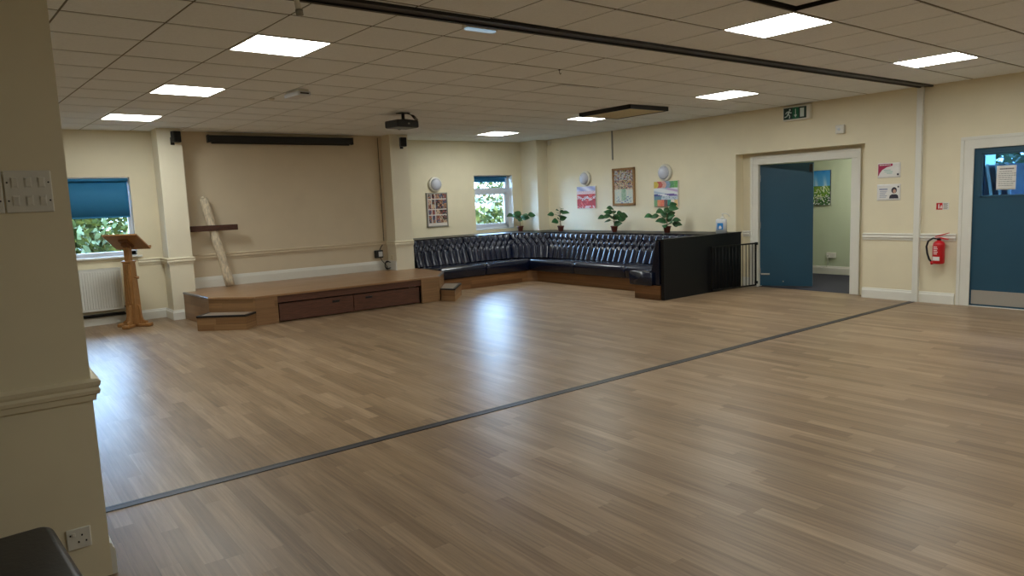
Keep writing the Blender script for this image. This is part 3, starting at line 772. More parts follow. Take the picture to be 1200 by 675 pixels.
# painting on the corridor wall
t = thing('canvas_painting', 'bright meadow painting on the green corridor wall', 'painting', (CX, 7.03, 1.565), -PI / 2)
canvas(t, .60, .62, M_ink)
def fmead(u, v, R_):
    sky = mixc((150, 210, 240), (60, 150, 220), v)
    if v > .55:
        if u < .25 and v > .8: return (220, 206, 90)
        return mixc(sky, (230, 240, 244), max(0, sin(22 * u + 3 * v)) * (.9 - v) * 2)
    if abs(noise2(u, v, 4) - .7) < .07: return (220, 230, 200)
    if v < .3 and R_.random() < .12: return (232, 226, 240)
    return mixc((60, 120, 50), (150, 180, 60), R_.random()) if v > .22 else mixc((30, 70, 44), (90, 140, 60), R_.random())
painted('picture', .595, .615, 40, 40, fmead, t, -.0312)
t = thing('double_socket', 'white double socket with a trailing cable on the corridor wall', 'socket', (CX, 6.70, .345), -PI / 2)
MB().bbox((-.085, -.035, -.05), (.085, 0, .05), .006).build('plate', M_plast, t)
MB().bbox((-.07, -.065, -.03), (-.02, -.035, .02), .008).build('plug', M_plast, t)
MB().tube([(-.045, -.06, -.03), (-.045, -.05, -.12), (-.07, -.045, -.20), (-.16, -.04, -.235), (-.28, -.04, -.20)], .006, 8).build('cable', M_plast, t)

# ---- exit sign on the right wall
t = on_right('exit_sign', 'green running man exit sign high on the right wall', 'sign', 5.945, 2.68)
MB().bbox((-.215, -.075, -.105), (.215, 0, .10), .008).build('housing', M_plast, t)
s = MB(); yy = -.0765
M_exg = mat('exit_green', rgb(0, 96, 66), .4, var=.05); M_exd = mat('exit_dark_green', rgb(6, 52, 44), .4, var=.05); M_exw = mat('exit_white', rgb(206, 220, 214), .4, var=.02)
s.box((-.20, yy, -.085), (.165, -.075, .082), 0)
s.build('face', M_exd, t)
g = MB(); g.box((-.055, -.0785, -.085), (.045, -.0765, .082)); g.build('arrow_field', M_exg, t)
p = MB(); y2 = -.0775
def poly_y(mb, pts, y0, y1, m=0): mb.prism_y(pts, y0, y1, m)
# running figure
p.lathe([(.014, 0), (.014, .0015)], (-.098, -.0785, .052), 'Y', 14)
poly_y(p, [(-.125, .036), (-.098, .034), (-.112, -.012), (-.138, -.006)], -.0785, -.077)
poly_y(p, [(-.125, .036), (-.155, .026), (-.172, .0), (-.162, -.006), (-.148, .014), (-.126, .02)], -.0785, -.077)
poly_y(p, [(-.10, .034), (-.085, .012), (-.068, .016), (-.066, .006), (-.09, -.002), (-.108, .018)], -.0785, -.077)
poly_y(p, [(-.138, -.006), (-.118, -.012), (-.142, -.045), (-.182, -.056), (-.184, -.043), (-.150, -.034)], -.0785, -.077)
poly_y(p, [(-.128, -.006), (-.110, -.012), (-.090, -.036), (-.098, -.072), (-.112, -.072), (-.106, -.040)], -.0785, -.077)
p.build('running_figure', M_exw, t); p = MB()
p.box((-.010, -.0805, -.03), (.0, -.0785, .058)); poly_y(p, [(-.030, -.026), (.020, -.026), (-.005, -.066)], -.0805, -.0785)
p.build('arrow', M_exw, t); p = MB()
p.box((.065, -.0785, -.065), (.128, -.077, .062)); p.build('door_mark', M_exw, t)
# alarm sounder / sensor box
t = on_right('alarm_box', 'small square white box high on the right wall beside the exit sign', 'alarm', 5.29, 2.375)
MB().bbox((-.065, -.05, -.06), (.06, 0, .06), .01).build('cover', M_plast, t)
MB().lathe([(.02, 0), (.018, -.008), (0, -.010)], (-.01, -.05, 0), 'Y', 16).build('sensor_window', M_clear, t)
# cable conduit
t = on_right('cable_conduit', 'thin vertical cable conduit running down from the ceiling above the pictures', 'conduit', 9.80, 2.53)
MB().bbox((-.014, -.016, -.27), (.014, .001, .281), .003).build('channel', M_grey, t)
# PIR in the corner
t = thing('motion_sensor', 'small white motion sensor in the far corner under the ceiling', 'sensor', (XR, 11.62, 2.74), -PI / 2 - .5)
MB().bbox((-.03, -.06, -.045), (.03, -.005, .045), .014).build('cover', M_plast, t)
MB().bbox((-.012, -.012, -.02), (.012, .02, .02), .003).build('bracket', M_plast, t)

# ---- notices by the doorway
def poster_base(t, w, h, curl=0.):
    n = 10; vs = []
    for j in range(n + 1):
        for i in range(n + 1):
            u, v = i / n, j / n
            vs.append((-w / 2 + w * u, -.003 - curl * max(0, u - .5) * max(0, .5 - v) * 4, -h / 2 + h * v))
    k = n + 1
    fs = [(j * k + i, j * k + i + 1, (j + 1) * k + i + 1, (j + 1) * k + i) for j in range(n) for i in range(n)]
    o = MB().add(vs, fs, 0, True).build('sheet', M_paper, t); sd = o.modifiers.new('s', 'SOLIDIFY'); sd.thickness = .001; sd.offset = 1
    return o
t = on_right('wall_poster', 'white landscape poster with a crimson curved corner by the doorway', 'poster', 4.615, 1.76, 'posters by the doorway')
poster_base(t, .30, .20)
M_crim = mat('crimson_print', rgb(164, 30, 76), .6, var=.08)
k = MB(); k.prism_y([(-.145, .09), (.045, .09), (.045, .06), (-.03, .045), (-.09, .01), (-.125, -.035), (-.14, -.07), (-.145, -.07)], -.0055, -.004)
k.build('crimson_band', M_crim, t)
k = MB()
for q in range(9): k.box((-.128 + q * .017, -.0065, .068), (-.117 + q * .017, -.0055, .079))
k.build('heading', M_paper, t)
k = MB()
for q, (a_, b_) in enumerate(((-.07, .02), (-.06, .05), (-.03, .04))): k.box((a_, -.005, .0 - q * .022), (b_, -.004, .008 - q * .022))
k.build('text_lines', mat('pale_teal_print', rgb(140, 190, 180), .6), t)
k = MB().lathe([(.014, 0), (.014, .001)], (.115, -.005, -.058), 'Y', 14); k.build('logo', M_ink, t)
t = on_right('wall_poster', 'white landscape notice with a portrait photo and text lines by the doorway', 'poster', 4.615, 1.465, 'posters by the doorway')
poster_base(t, .31, .22)
k = MB()
k.box((-.125, -.005, .035), (-.015, -.004, .050))
for q in range(5): k.box((-.12, -.005, .012 - q * .02), (-.02 - .012 * (q % 3), -.004, .018 - q * .02))
k.build('text_lines', mat('slate_print', rgb(110, 120, 160), .6), t)
k = MB(); cx_ = .072
def ell(cx, cz, rx, rz, n=18): return [(cx + rx * cos(2 * PI * q / n), cz + rz * sin(2 * PI * q / n)) for q in range(n)]
k.prism_y(ell(cx_, .025, .036, .042), -.005, -.004, 0)
k.prism_y([(cx_ - .065, -.085), (cx_ + .06, -.085), (cx_ + .052, -.045), (cx_ + .03, -.028), (cx_ - .03, -.028), (cx_ - .055, -.045)], -.005, -.004, 0)
k.prism_y(ell(cx_ + .004, .012, .02, .028), -.006, -.005, 1)
k.build('portrait', [M_ink, mat('skin_print', rgb(190, 150, 130), .6)], t)
k = MB().lathe([(.012, 0), (.012, .001)], (.125, -.005, .07), 'Y', 14); k.build('logo', M_ink, t)
# notice on the door glass
t = on_right('door_notice', 'handwritten paper notice taped on the glass of the blue door', 'notice', 3.25, 1.595, x=XR + .03)
poster_base(t, .205, .29)
k = MB(); R_ = random.Random(3)
x = -.07
while x < .075:
    w_ = R_.uniform(.008, .016); k.box((x, -.005, .098), (x + w_, -.004, .112)); x += w_ + .004
for q in range(8):
    x = -.085 + R_.uniform(0, .01)
    while x < .07 + R_.uniform(-.02, .02):
        w_ = R_.uniform(.006, .03); k.box((x, -.005, .07 - q * .024), (x + w_, -.004, .075 - q * .024)); x += w_ + .006
k.build('writing', M_ink, t)

# ---- fire extinguisher and its sign
t = on_right('fire_extinguisher', 'red fire extinguisher with black hose hung on the wall by the blue door', 'fire extinguisher', 3.925, .53)
yc = -.10
MB().lathe([(.055, 0), (.066, .008), (.07, .02), (.07, .245), (.064, .268), (.045, .288), (.024, .298), (.024, .312)], (0, yc, 0), 'Z', 28).build('cylinder', M_red, t)
MB().lathe([(.026, .306), (.026, .33), (.016, .335)], (0, yc, 0), 'Z', 18).build('valve_head', M_blackm, t)
hl = MB(); hl.prism_y([(-.05, .325), (.11, .312), (.11, .322), (.02, .345), (-.05, .337)], yc - .012, yc + .012); hl.build('carry_handle', M_red, t)
hl = MB(); hl.prism_y([(-.04, .345), (.02, .36), (.12, .395), (.118, .403), (.01, .372), (-.045, .355)], yc - .01, yc + .01); hl.build('squeeze_lever', M_red, t)
MB().tube([(-.02, yc, .325), (-.07, yc - .005, .328), (-.125, yc - .01, .29), (-.145, yc - .01, .22), (-.13, yc - .015, .13), (-.10, yc - .03, .06), (-.075, yc - .02, .02)], .012, 10).build('hose', M_black, t)
MB().tube([(-.078, yc - .02, .03), (-.066, yc - .018, -.01)], [.015, .019], 12).build('nozzle', M_red, t)
lb = MB(); n_ = 8
def arc(z0, z1, a0, a1, r=.0708):
    vs = []
    for q in range(n_ + 1):
        a_ = a0 + (a1 - a0) * q / n_
        for z in (z0, z1): vs.append((r * sin(a_), yc - r * cos(a_), z))
    return vs, [(2 * q, 2 * q + 2, 2 * q + 3, 2 * q + 1) for q in range(n_)]
vs, fs = arc(.045, .095, -.85, .55); lb.add(vs, fs)
for q in range(5):
    vs, fs = arc(.215 - q * .022, .225 - q * .022, -.6, .1 + .1 * (q % 2), .0706); lb.add(vs, fs)
lb.build('label', M_paper, t)
b = MB(); b.bbox((-.03, -.035, .12), (.03, .002, .26), .004); b.bbox((-.012, -.08, .24), (.012, -.02, .262), .003); b.build('wall_bracket', M_red, t)
t = on_right('fire_sign', 'small red and white extinguisher sign on the wall above the fire extinguisher', 'sign', 3.935, 1.265)
MB().bbox((-.075, -.004, -.045), (.075, 0, .045), .001).build('plate', M_paper, t)
k = MB(); k.box((-.073, -.0055, -.043), (.0, -.004, .043)); k.build('red_panel', M_red, t)
k = MB(); k.bbox((-.05, -.007, -.03), (-.035, -.0055, .02), .001); k.box((-.047, -.007, .02), (-.038, -.0055, .03)); k.prism_y([(-.025, -.03), (-.008, -.03), (-.005, -.005), (-.014, .02), (-.02, .0), (-.027, -.01)], -.007, -.0055); k.build('pictogram', M_paper, t)
k = MB()
for q in range(6): k.box((.01, -.005, .03 - q * .013), (.065 - .01 * (q % 2), -.004, .037 - q * .013))
k.build('text_lines', M_grey, t)

# ---- things on the stage wall
t = thing('power_pack', 'black box with a pale face and trailing cables on the stage wall', 'power supply', (5.87, YS, .697))
MB().bbox((-.075, -.07, -.07), (.075, 0, .07), .01).build('housing', M_black, t)
MB().bbox((-.02, -.076, -.045), (.06, -.068, .045), .004).build('face_plate', M_clear, t)
k = MB(); k.tube([(.02, -.04, .07), (.05, -.03, .12), (.10, -.02, .17), (.13, -.012, .20)], .007, 6)
k.tube([(.03, -.04, -.07), (.05, -.06, -.13), (.10, -.08, -.19), (.13, -.09, -.25), (.12, -.10, -.27)], .007, 6)
for q in range(3):
    pts = [(.14 + .07 * cos(a_) * (1 - .1 * q), -.12 + .02 * q, -.210 + (.06 + .008 * q) * sin(a_)) for a_ in [2 * PI * i / 16 for i in range(17)]]
    k.tube(pts, .006, 6)
k.tube([(.13, -.012, .20), (.135, -.01, .8), (.13, -.01, 2.08)], .005, 6)
k.build('cables', M_black, t)
t = thing('wall_socket', 'cream socket plate on the side of the pier right of the stage', 'socket', (6.07, 11.58, .62), -PI / 2)
MB().bbox((-.05, -.012, -.05), (.05, 0, .05), .004).build('plate', M_wall, t)
k = MB()
for (x, z) in ((0, .02), (-.018, -.012), (.018, -.012)): MB().bbox((x - .004, -.0135, z - .006), (x + .004, -.0115, z + .006), .001).build('pin_hole', M_black, t)
# cable and bits at the top of the north bay
t = on_north('dangling_cable', 'thin dark cable hanging from the ceiling at the left of the north bay', 'cable', 6.56, ZC, y=YN)
MB().tube([(0, -.01, 0), (.01, -.012, -.2), (.02, -.012, -.36), (.018, -.014, -.52)], .008, 6).build('lead', M_black, t)
MB().bbox((.0, -.03, -.56), (.036, .001, -.46), .004).build('plug', M_black, t)
MB().bbox((.03, -.04, -.05), (.16, .001, -.02), .006).build('clip', M_black, t)

# ------------------------------------------------------------------ foreground pillar: switches, socket and the bench beside it
def switch_plate(t, cols):
    w_ = .083 * .5
    hw = .08
    MB().bbox((-hw, -.010, -.083), (hw, 0, .083), .004).build('plate', M_plast, t)
    for r_ in (.036, -.036):
        for cx_ in (-.045, 0, .045):
            k = MB(); k.bbox((cx_ - .0125, -.0125, r_ - .021), (cx_ + .0125, -.009, r_ + .021), .002)
            o = k.build('rocker_surround', M_plast, t)
            q = MB(); M_ = Matrix.Translation((cx_, -.0125, r_)) @ Matrix.Rotation(.16, 4, 'X'); q.bbox((-.0095, -.004, -.0175), (.0095, .004, .0175), .002, 0, M_); q.build('rocker', M_plast, o)
        for cx_ in (-.069, .069):
            MB().lathe([(.0035, 0), (.0035, -.001), (0, -.0012)], (cx_, -.010, r_), 'Y', 10).build('screw', M_black, t)
t = thing('light_switch', 'white six gang light switch plate on the foreground pillar', 'light switch', (.208, PY, 1.675), 0, 'light switch plates')
switch_plate(t, 3)
copy_thing(t, (.208 - .165, PY, 1.675), 'light switch plate cut off by the left edge of the photo')
t = thing('wall_socket', 'white single socket low on the foreground pillar beside the black seat', 'socket', (.235, PY, .205))
MB().bbox((-.045, -.010, -.046), (.045, 0, .046), .004).build('plate', M_plast, t)
k = MB()
for (x, z) in ((.012, .014), (-.002, -.014), (.026, -.014), (-.03, .02)): MB().bbox((x - .003, -.0115, z - .004), (x + .003, -.0095, z + .004), .001).build('pin_hole', M_black, t)
MB().bbox((-.024, -.0135, .012), (-.012, -.009, .03), .002).build('rocker', M_plast, t)

t = thing('upholstered_stool', 'black vinyl seat in the bottom left corner against the pillar', 'seat', (-.305, 2.59, 0), math.radians(5))
bm_ = MB()
def rounded_slab(x0, y0, x1, y1, z0, z1, r, rz, n=6):
    """cushion with rounded plan corners and rolled top edge"""
    ringsz = [(0, z0), (0, z1 - rz)] + [(rz * (1 - cos(a_)), z1 - rz + rz * sin(a_)) for a_ in [PI / 2 * q / 5 for q in range(1, 6)]]
    vs = []; k = 0
    for ins, z in ringsz:
        ring_ = []
        for cx, cy, a0 in ((x1 - r, y1 - r, 0), (x0 + r, y1 - r, PI / 2), (x0 + r, y0 + r, PI), (x1 - r, y0 + r, 1.5 * PI)):
            for q in range(n + 1):
                a_ = a0 + PI / 2 * q / n; rr = r - ins
                ring_.append((cx + rr * cos(a_), cy + rr * sin(a_), z))
        k = len(ring_); vs += ring_
    fs = []
    for j in range(len(ringsz) - 1):
        for i in range(k): fs.append((j * k + i, j * k + (i + 1) % k, (j + 1) * k + (i + 1) % k, (j + 1) * k + i))
    fs.append(tuple(range(k - 1, -1, -1))); L = (len(ringsz) - 1) * k; fs.append(tuple(range(L, L + k)))
    return vs, fs
vs, fs = rounded_slab(-.47, -.40, .47, .40, .36, .46, .05, .03); MB().add(vs, fs, 0, True).build('seat', M_vinyl, t)
MB().bbox((-.44, -.37, .28), (.44, .37, .362), .006).build('seat_frame', M_lacq, t)
for sx in (-1, 1):
    for sy in (-1, 1): MB().bbox((sx * .40 - .025, sy * .33 - .025, 0), (sx * .40 + .025, sy * .33 + .025, .285), .006).build('leg', M_lacq, t)

# ------------------------------------------------------------------ built-in bench: U of buttoned leather
bn = thing('banquette_bench', 'long navy black buttoned leather corner bench on a wooden plinth', 'bench', (0, 0, 0))
ZT, ZSB, ZSF, ZP = .905, .40, .425, .215
A0, A1, CN0, CN1, B0, B1, B2, B3 = 6.47, 7.62, None, None, 10.80, 9.55, 8.42, 7.15
def tufted(name, bl, br, tl, tr, parent):
    """deep buttoned panel between bottom-left/right and top-left/right points (as seen from the seat)"""
    bl, br, tl, tr = map(Vector, (bl, br, tl, tr))
    w_ = ((br - bl).length + (tr - tl).length) / 2; h_ = (tl - bl).length
    nb = max(2, round(w_ / .14)); a_ = w_ / nb; bb = .10
    nx = nb * 12; ny = 46
    nrm = (br - bl).cross(tl - bl).normalized()
    A = .05; vs = []
    for j in range(ny + 1):
        for i in range(nx + 1):
            s, t_ = i / nx, j / ny
            P = (bl * (1 - s) + br * s) * (1 - t_) + (tl * (1 - s) + tr * s) * t_
            u = s * nb; dd = (1 - t_) * h_          # dd: distance from the top edge
            v = (dd - .10) / bb
            if v < 0:
                hh = abs(sin(PI * u)) ** .6
                hh = hh * 1.0
            elif v <= 2.0:
                hh = (abs(sin(PI * (u + v / 2))) * abs(sin(PI * (u - v / 2)))) ** .5
                if v < .3: hh = max(hh, 0) 
            else:
                f_ = min(1, (v - 2.0) / 2.2)
                hh = abs(sin(PI * u)) ** .5 * (1 - .55 * f_) + .25 * f_
            edge = min(s, 1 - s) * w_
            e = min(1, edge / .02) ** .5 if edge > 0 else 0
            te = min(1, max(0, dd) / .03) ** .5
            vs.append(P + nrm * (A * hh * e * te + .012 * te))
    k = nx + 1
    fs = [(j * k + i, j * k + i + 1, (j + 1) * k + i + 1, (j + 1) * k + i) for j in range(ny) for i in range(nx)]
    mb = MB(); mb.add(vs, fs, 0, True)
    # covered buttons at the crease crossings
    for row in range(3):
        for q in range(nb + 1):
            u = q + (.5 if row == 1 else 0)
            s = u / nb
            if not .01 < s < .99: continue
            t_ = 1 - (.10 + row * bb) / h_
            P = (bl * (1 - s) + br * s) * (1 - t_) + (tl * (1 - s) + tr * s) * t_ + nrm * .006
            mx = (br - bl).normalized(); mz = nrm.cross(mx)
            ring_ = [P + (mx * cos(x) + mz * sin(x)) * .011 for x in [2 * PI * y / 8 for y in range(8)]]
            mb.add(ring_ + [P + nrm * .008], [(y, (y + 1) % 8, 8) for y in range(8)], 0, True)
    # back board closing the panel behind
    th = nrm * -.02
    q4 = [bl, br, tr, tl]; mb.add(q4 + [p_ + th for p_ in q4], [(4, 7, 6, 5), (0, 1, 5, 4), (1, 2, 6, 5), (2, 3, 7, 6), (3, 0, 4, 7)], 0)
    return mb.build(name, M_leather, parent)
YT, YBk, XT, XB = 11.63, 11.37, 9.30, 9.09
CT0, CT1 = (8.80, YT), (XT, 10.88); CB0, CB1 = (8.64, YBk), (XB, 10.76)
tufted('back_panel', (6.47, YBk, ZSB), (7.62, YBk, ZSB), (6.47, YT, ZT - .02), (7.62, YT, ZT - .02), bn)
tufted('back_panel', (7.63, YBk, ZSB), (CB0[0], YBk, ZSB), (7.63, YT, ZT - .02), (CT0[0], YT, ZT - .02), bn)
tufted('back_panel', (*CB0, ZSB), (*CB1, ZSB), (*CT0, ZT - .02), (*CT1, ZT - .02), bn)
for ya_, yb_, y2_ in ((10.76, 9.56, 10.88), (9.54, 8.43, 9.54), (8.41, 7.12, 8.41)):
    tufted('back_panel', (XB, ya_, ZSB), (XB, yb_, ZSB), (XT, y2_, ZT - .02), (XT, yb_, ZT - .02), bn)
tufted('back_panel', (8.93, 7.13, ZSB), (8.06, 7.13, ZSB), (9.12, 7.02, ZT - .02), (8.06, 7.02, ZT - .02), bn)
# upright end cheek of the return back
MB().prism([(8.045, 7.0), (8.06, 7.0), (8.06, 7.14), (8.045, 7.14)], .22, .23).build('end_strip', M_lacq, bn)
ck = MB(); vs = [(8.045, 7.0, .22), (8.045, 7.19, .22), (8.045, 7.19, .42), (8.045, 7.15, .44), (8.045, 7.06, ZT - .02), (8.045, 7.0, ZT - .02)]
vs2 = [(8.062, p_[1], p_[2]) for p_ in vs]; n_ = 6
ck.add(vs + vs2, [tuple(range(n_)), tuple(range(2 * n_ - 1, n_ - 1, -1))] + [(i, n_ + i, n_ + (i + 1) % n_, (i + 1) % n_) for i in range(n_)]); ck.build('end_cheek', M_leather, bn)
# ledge that caps the backs and runs to the walls
LP = [(6.46, YT - .02), (CT0[0] - .01, YT - .02), (XT - .02, CT1[1] - .01), (XT - .02, 7.06), (8.06, 7.06), (8.06, 6.99), (9.965, 6.99), (9.965, 11.74), (9.68, 11.74), (9.68, 12.29), (6.46, 12.29)]
MB().prism(LP, ZT - .02, ZT).build('ledge', M_lacq, bn)
# hidden carcass under the ledge so nothing is hollow from the side
k = MB(); k.prism([(6.47, 11.66), (8.8, 11.66), (8.8, 12.28), (6.47, 12.28)], 0, ZT - .02); k.prism([(9.33, 7.06), (9.96, 7.06), (9.96, 11.73), (9.33, 11.73)], 0, ZT - .02); k.build('carcass', M_lacq, bn)
# plinth
YP, XP = 10.69, 8.62
pl = MB(); pl.prism([(6.46, YP), (8.48, YP), (XP, YP - .14), (XP, 7.50), (8.05, 7.50), (8.05, 7.002), (9.12, 7.002), (9.12, 11.4), (6.46, 11.4)], 0, ZP)
pl.build('plinth', mat_planks('plinth_boards', [rgb(112, 76, 46), rgb(138, 98, 62), rgb(126, 88, 54), rgb(150, 110, 72)], .6, .075, .35, grain=.3), bn)
mpn = [n for n in bn.children if n.name.startswith('plinth')][0].data.materials[0].node_tree
[n for n in mpn.nodes if n.type == 'MAPPING'][0].inputs['Rotation'].default_value = (PI / 2, 0, PI / 2)
# seat cushions: profile from front underside over the rolled front to the back
def cushion(f0, f1, b0, b1, parent, name='seat_cushion', flat_end=False):
    f0, f1, b0, b1 = map(Vector, (f0, f1, b0, b1))
    prof = [(.10, ZP), (.03, ZP), (.018, ZP + .03), (.006, ZP + .09), (.0, ZP + .13), (.004, ZP + .165), (.02, ZP + .192), (.05, ZP + .208), (.10, ZP + .214), (.2, ZP + .213), (.32, ZP + .208), (.45, ZP + .198), (.56, ZP + .19), (.56, ZP)]
    n_ = 28; vs = []; k = len(prof); dep = .56
    for i in range(n_ + 1):
        s = i / n_; s = .5 - .5 * cos(PI * s) if 0 else s
        F = f0 * (1 - s) + f1 * s; B = b0 * (1 - s) + b1 * s
        Lg = (f1 - f0).length; e = (s if flat_end else min(s, 1 - s)) * Lg
        pf = min(1, e / .05); pf = 1 - (1 - pf) ** 2
        for d_, z in prof:
            P = F + (B - F) * (d_ / dep)
            up = (z - ZP) / .214
            vs.append((P.x + (B - F).normalized().x * (.02 * (1 - pf) if d_ < .1 else 0), P.y + (B - F).normalized().y * (.02 * (1 - pf) if d_ < .1 else 0), z - .022 * (1 - pf) * up))
    fs = [(i * k + j, (i + 1) * k + j, (i + 1) * k + j + 1, i * k + j + 1) for i in range(n_) for j in range(k - 1)]
    fs += [tuple(range(k)), tuple(range(n_ * k + k - 1, n_ * k - 1, -1))]
    fs += [(i * k + k - 1, (i + 1) * k + k - 1, (i + 1) * k, i * k) for i in range(n_)]
    return MB().add(vs, fs, 0, True).build(name, M_leather, parent)
YF, XF = 10.63, 8.50
cushion((6.47, YF), (7.50, YF), (6.47, YBk + .02), (7.50, YBk + .02), bn)
cushion((7.505, YF), (XF, YF), (7.505, YBk + .02), (8.88, 11.08), bn)
cushion((XF, YF), (XF, 9.42), (8.78, 10.98), (XB + .02, 9.42), bn)
cushion((XF, 9.415), (XF, 8.16), (XB + .02, 9.415), (XB + .02, 8.16), bn)
cushion((XF, 8.155), (XF, 7.58), (XB + .02, 8.155), (XB + .02, 7.14), bn)
cushion((XF + .02, 7.56), (7.99, 7.56), (8.9, 7.12), (7.99, 7.12), bn, flat_end=True)
# partition panel closing the bench
t = thing('partition_panel', 'black partition panel at the open end of the bench', 'partition', (9.02, 6.960, 0))
MB().bbox((-.95, -.025, 0), (.95, .025, .892), .003).build('board', M_lacq, t)
MB().bbox((-.955, -.034, .888), (.955, .026, .909), .003).build('top_rail', M_lacq, t)
MB().bbox((-.956, -.03, .0), (-.93, .028, .895), .003).build('end_post', M_lacq, t)

# ------------------------------------------------------------------ barred gate
ga = Vector((10.145, 6.775)); gb = Vector((9.15, 6.90)); gl = (gb - ga).length
t = thing('safety_gate', 'low black barred safety gate between the partition panel and the door frame', 'gate', (ga.x, ga.y, .02), math.atan2(gb.y - ga.y, gb.x - ga.x))
f = MB(); f.bbox((.0, -.011, .68), (gl, .011, .704), .003); f.bbox((.0, -.011, .0), (gl, .011, .022), .003); f.bbox((.0, -.011, .0), (.02, .011, .70), .003); f.bbox((gl - .02, -.011, .0), (gl, .011, .70), .003); f.build('frame', M_blackm, t)
x = .085
while x < gl - .04:
    MB().tube([(x, 0, .02), (x, 0, .685)], .006, 8).build('bar', M_blackm, t); x += .075
for z in (.03, .665): MB().bbox((-.03, -.022, z), (.012, .022, z + .045), .006).build('hinge', M_black, t)

# ------------------------------------------------------------------ potted plants on the ledge
CR = Vector((.797, -.604, 0)); CF = Vector((.604, .797, 0))
def leaf(mb, base, d, nrm, L, W, R_):
    d = d.normalized(); nrm = (nrm - d * nrm.dot(d)).normalized(); s = d.cross(nrm)
    st_ = [(0, .0), (.12, .62), (.3, 1.), (.5, .98), (.72, .68), (.9, .28), (1., .0)]
    vs = []; 
    for u, w_ in st_:
        c_ = base + d * (L * u) - nrm * (L * .22 * u * u)
        for q in (-1, 0, 1): vs.append(c_ + s * (q * W * .5 * w_) + nrm * (abs(q) * W * .10 * w_))
    fs = []
    for j in range(len(st_) - 1):
        for q in range(2): fs.append((j * 3 + q, j * 3 + q + 1, (j + 1) * 3 + q + 1, (j + 1) * 3 + q))
    mb.add(vs, fs, 0, True)
def plant(label, x, y, scale, base, leaves, seed):
    R_ = random.Random(seed)
    t = thing('potted_plant', label, 'plant', (x, y, ZT), 0, 'potted plants on the bench ledge')
    MB().lathe([(.045, 0), (.048, .004), (.062, .09), (.070, .092), (.070, .112), (.062, .113), (.060, .10), (.0, .098)], (0, 0, 0), 'Z', 24).build('pot', M_terr, t)
    MB().lathe([(.058, .096), (.04, .102), (0, .104)], (0, 0, 0), 'Z', 18).build('soil', M_soil, t)
    st_ = MB(); fo = MB()
    pts = []
    for (lx, lz) in leaves:
        a_ = (lx - base[0]) / scale; z = (base[1] - lz) / scale
        pts.append((a_, max(.13, z)))
    top = max(p_[1] for p_ in pts) * .9
    tx = sum(p_[0] for p_ in pts) / len(pts) * .5
    trunk = [Vector((0, 0, .09)), CR * (tx * .25) + Vector((0, 0, .09 + (top - .09) * .35)), CR * (tx * .8) + Vector((0, 0, .09 + (top - .09) * .7)), CR * tx + Vector((0, 0, top))]
    st_.tube(trunk, [.008, .007, .006, .004], 8)
    for a_, z in pts:
        dp = R_.uniform(-.12, .10)
        P = CR * a_ + CF * dp + Vector((0, 0, z))
        zs = max(.12, min(top, z - .05 + R_.uniform(-.02, .02))); f_ = (zs - .09) / max(.05, (top - .09))
        S = CR * (tx * f_) + Vector((0, 0, zs))
        d = P - S; d.z += .0
        if d.length < .02: d = Vector((R_.uniform(-1, 1), R_.uniform(-1, 1), .2))
        dh = d.normalized() + Vector((0, 0, -.25)) + CR * R_.uniform(-.3, .3)
        L = R_.uniform(.135, .175); dh.normalize()
        B = P - dh * (L * .5)
        st_.tube([S, (S + B) / 2 + Vector((0, 0, .015)), B], [.0035, .003, .0025], 6)
        nr = Vector((0, 0, .8)) - CF * R_.uniform(.6, 1.4) + CR * R_.uniform(-.5, .5)
        leaf(fo, B, dh, nr, L, L * R_.uniform(.68, .82), R_)
    st_.build('stem', M_stem, t)
    o = fo.build('foliage', M_leaf, t); sd = o.modifiers.new('s', 'SOLIDIFY'); sd.thickness = .0015
    return t
S8 = 8 * 61.
plant('potted plant in front of the corner pier, nearest the small window', 9.38, 12.0, 8 * 57., (158, 290), [(60, 130), (95, 135), (140, 115), (150, 165), (180, 155), (210, 130), (215, 160), (275, 135), (160, 185), (130, 150)], 1)
plant('potted plant below the red flower canvas', 9.55, 10.89, 8 * 60., (543, 292), [(560, 70), (525, 88), (575, 105), (545, 130), (450, 122), (490, 190), (530, 170), (570, 165), (555, 145), (590, 110), (535, 110)], 2)
plant('potted plant below the tall wood framed picture', 9.55, 9.38, 8 * 65., (1040, 295), [(1000, 60), (1030, 95), (985, 100), (912, 145), (965, 140), (980, 185), (1060, 150), (1110, 120), (1150, 140), (1115, 170), (1070, 215), (1040, 120), (1010, 150)], 3)
plant('potted plant below the abstract canvas, the bushiest of the four', 9.55, 8.12, 10 * 69., (320, 415), [(90, 205), (180, 215), (230, 155), (335, 145), (395, 85), (390, 125), (290, 200), (380, 185), (360, 225), (230, 265), (420, 262), (300, 245), (440, 310), (280, 370), (430, 375), (340, 290), (260, 270), (350, 250)], 4)

# pump bottle on the ledge beside the doorway
t = thing('pump_bottle', 'translucent pump bottle with a blue label at the end of the bench ledge', 'bottle', (9.62, 7.06, ZT), -PI / 4 - .2)
vs, fs = rounded_slab(-.085, -.06, .085, .06, 0, .23, .03, .028); MB().add(vs, fs, 0, True).build('bottle', M_clear, t)
MB().lathe([(.028, .225), (.028, .262), (.02, .265), (.008, .27), (.008, .30), (.016, .302), (.016, .318)], (.02, 0, 0), 'Z', 18).build('pump', M_plast, t)
MB().tube([(.02, 0, .31), (.07, 0, .315), (.11, 0, .29), (.125, 0, .262)], [.009, .009, .008, .007], 10).build('spout', M_plast, t)
k = MB(); k.box((-.06, -.0615, .06), (.03, -.0605, .165)); k.build('label', M_blue, t)
k = MB(); k.prism_y([(-.04, .075), (-.015, .07), (.01, .085), (-.005, .12), (-.03, .12)], -.0625, -.0615); k.build('label_mark', M_paper, t)

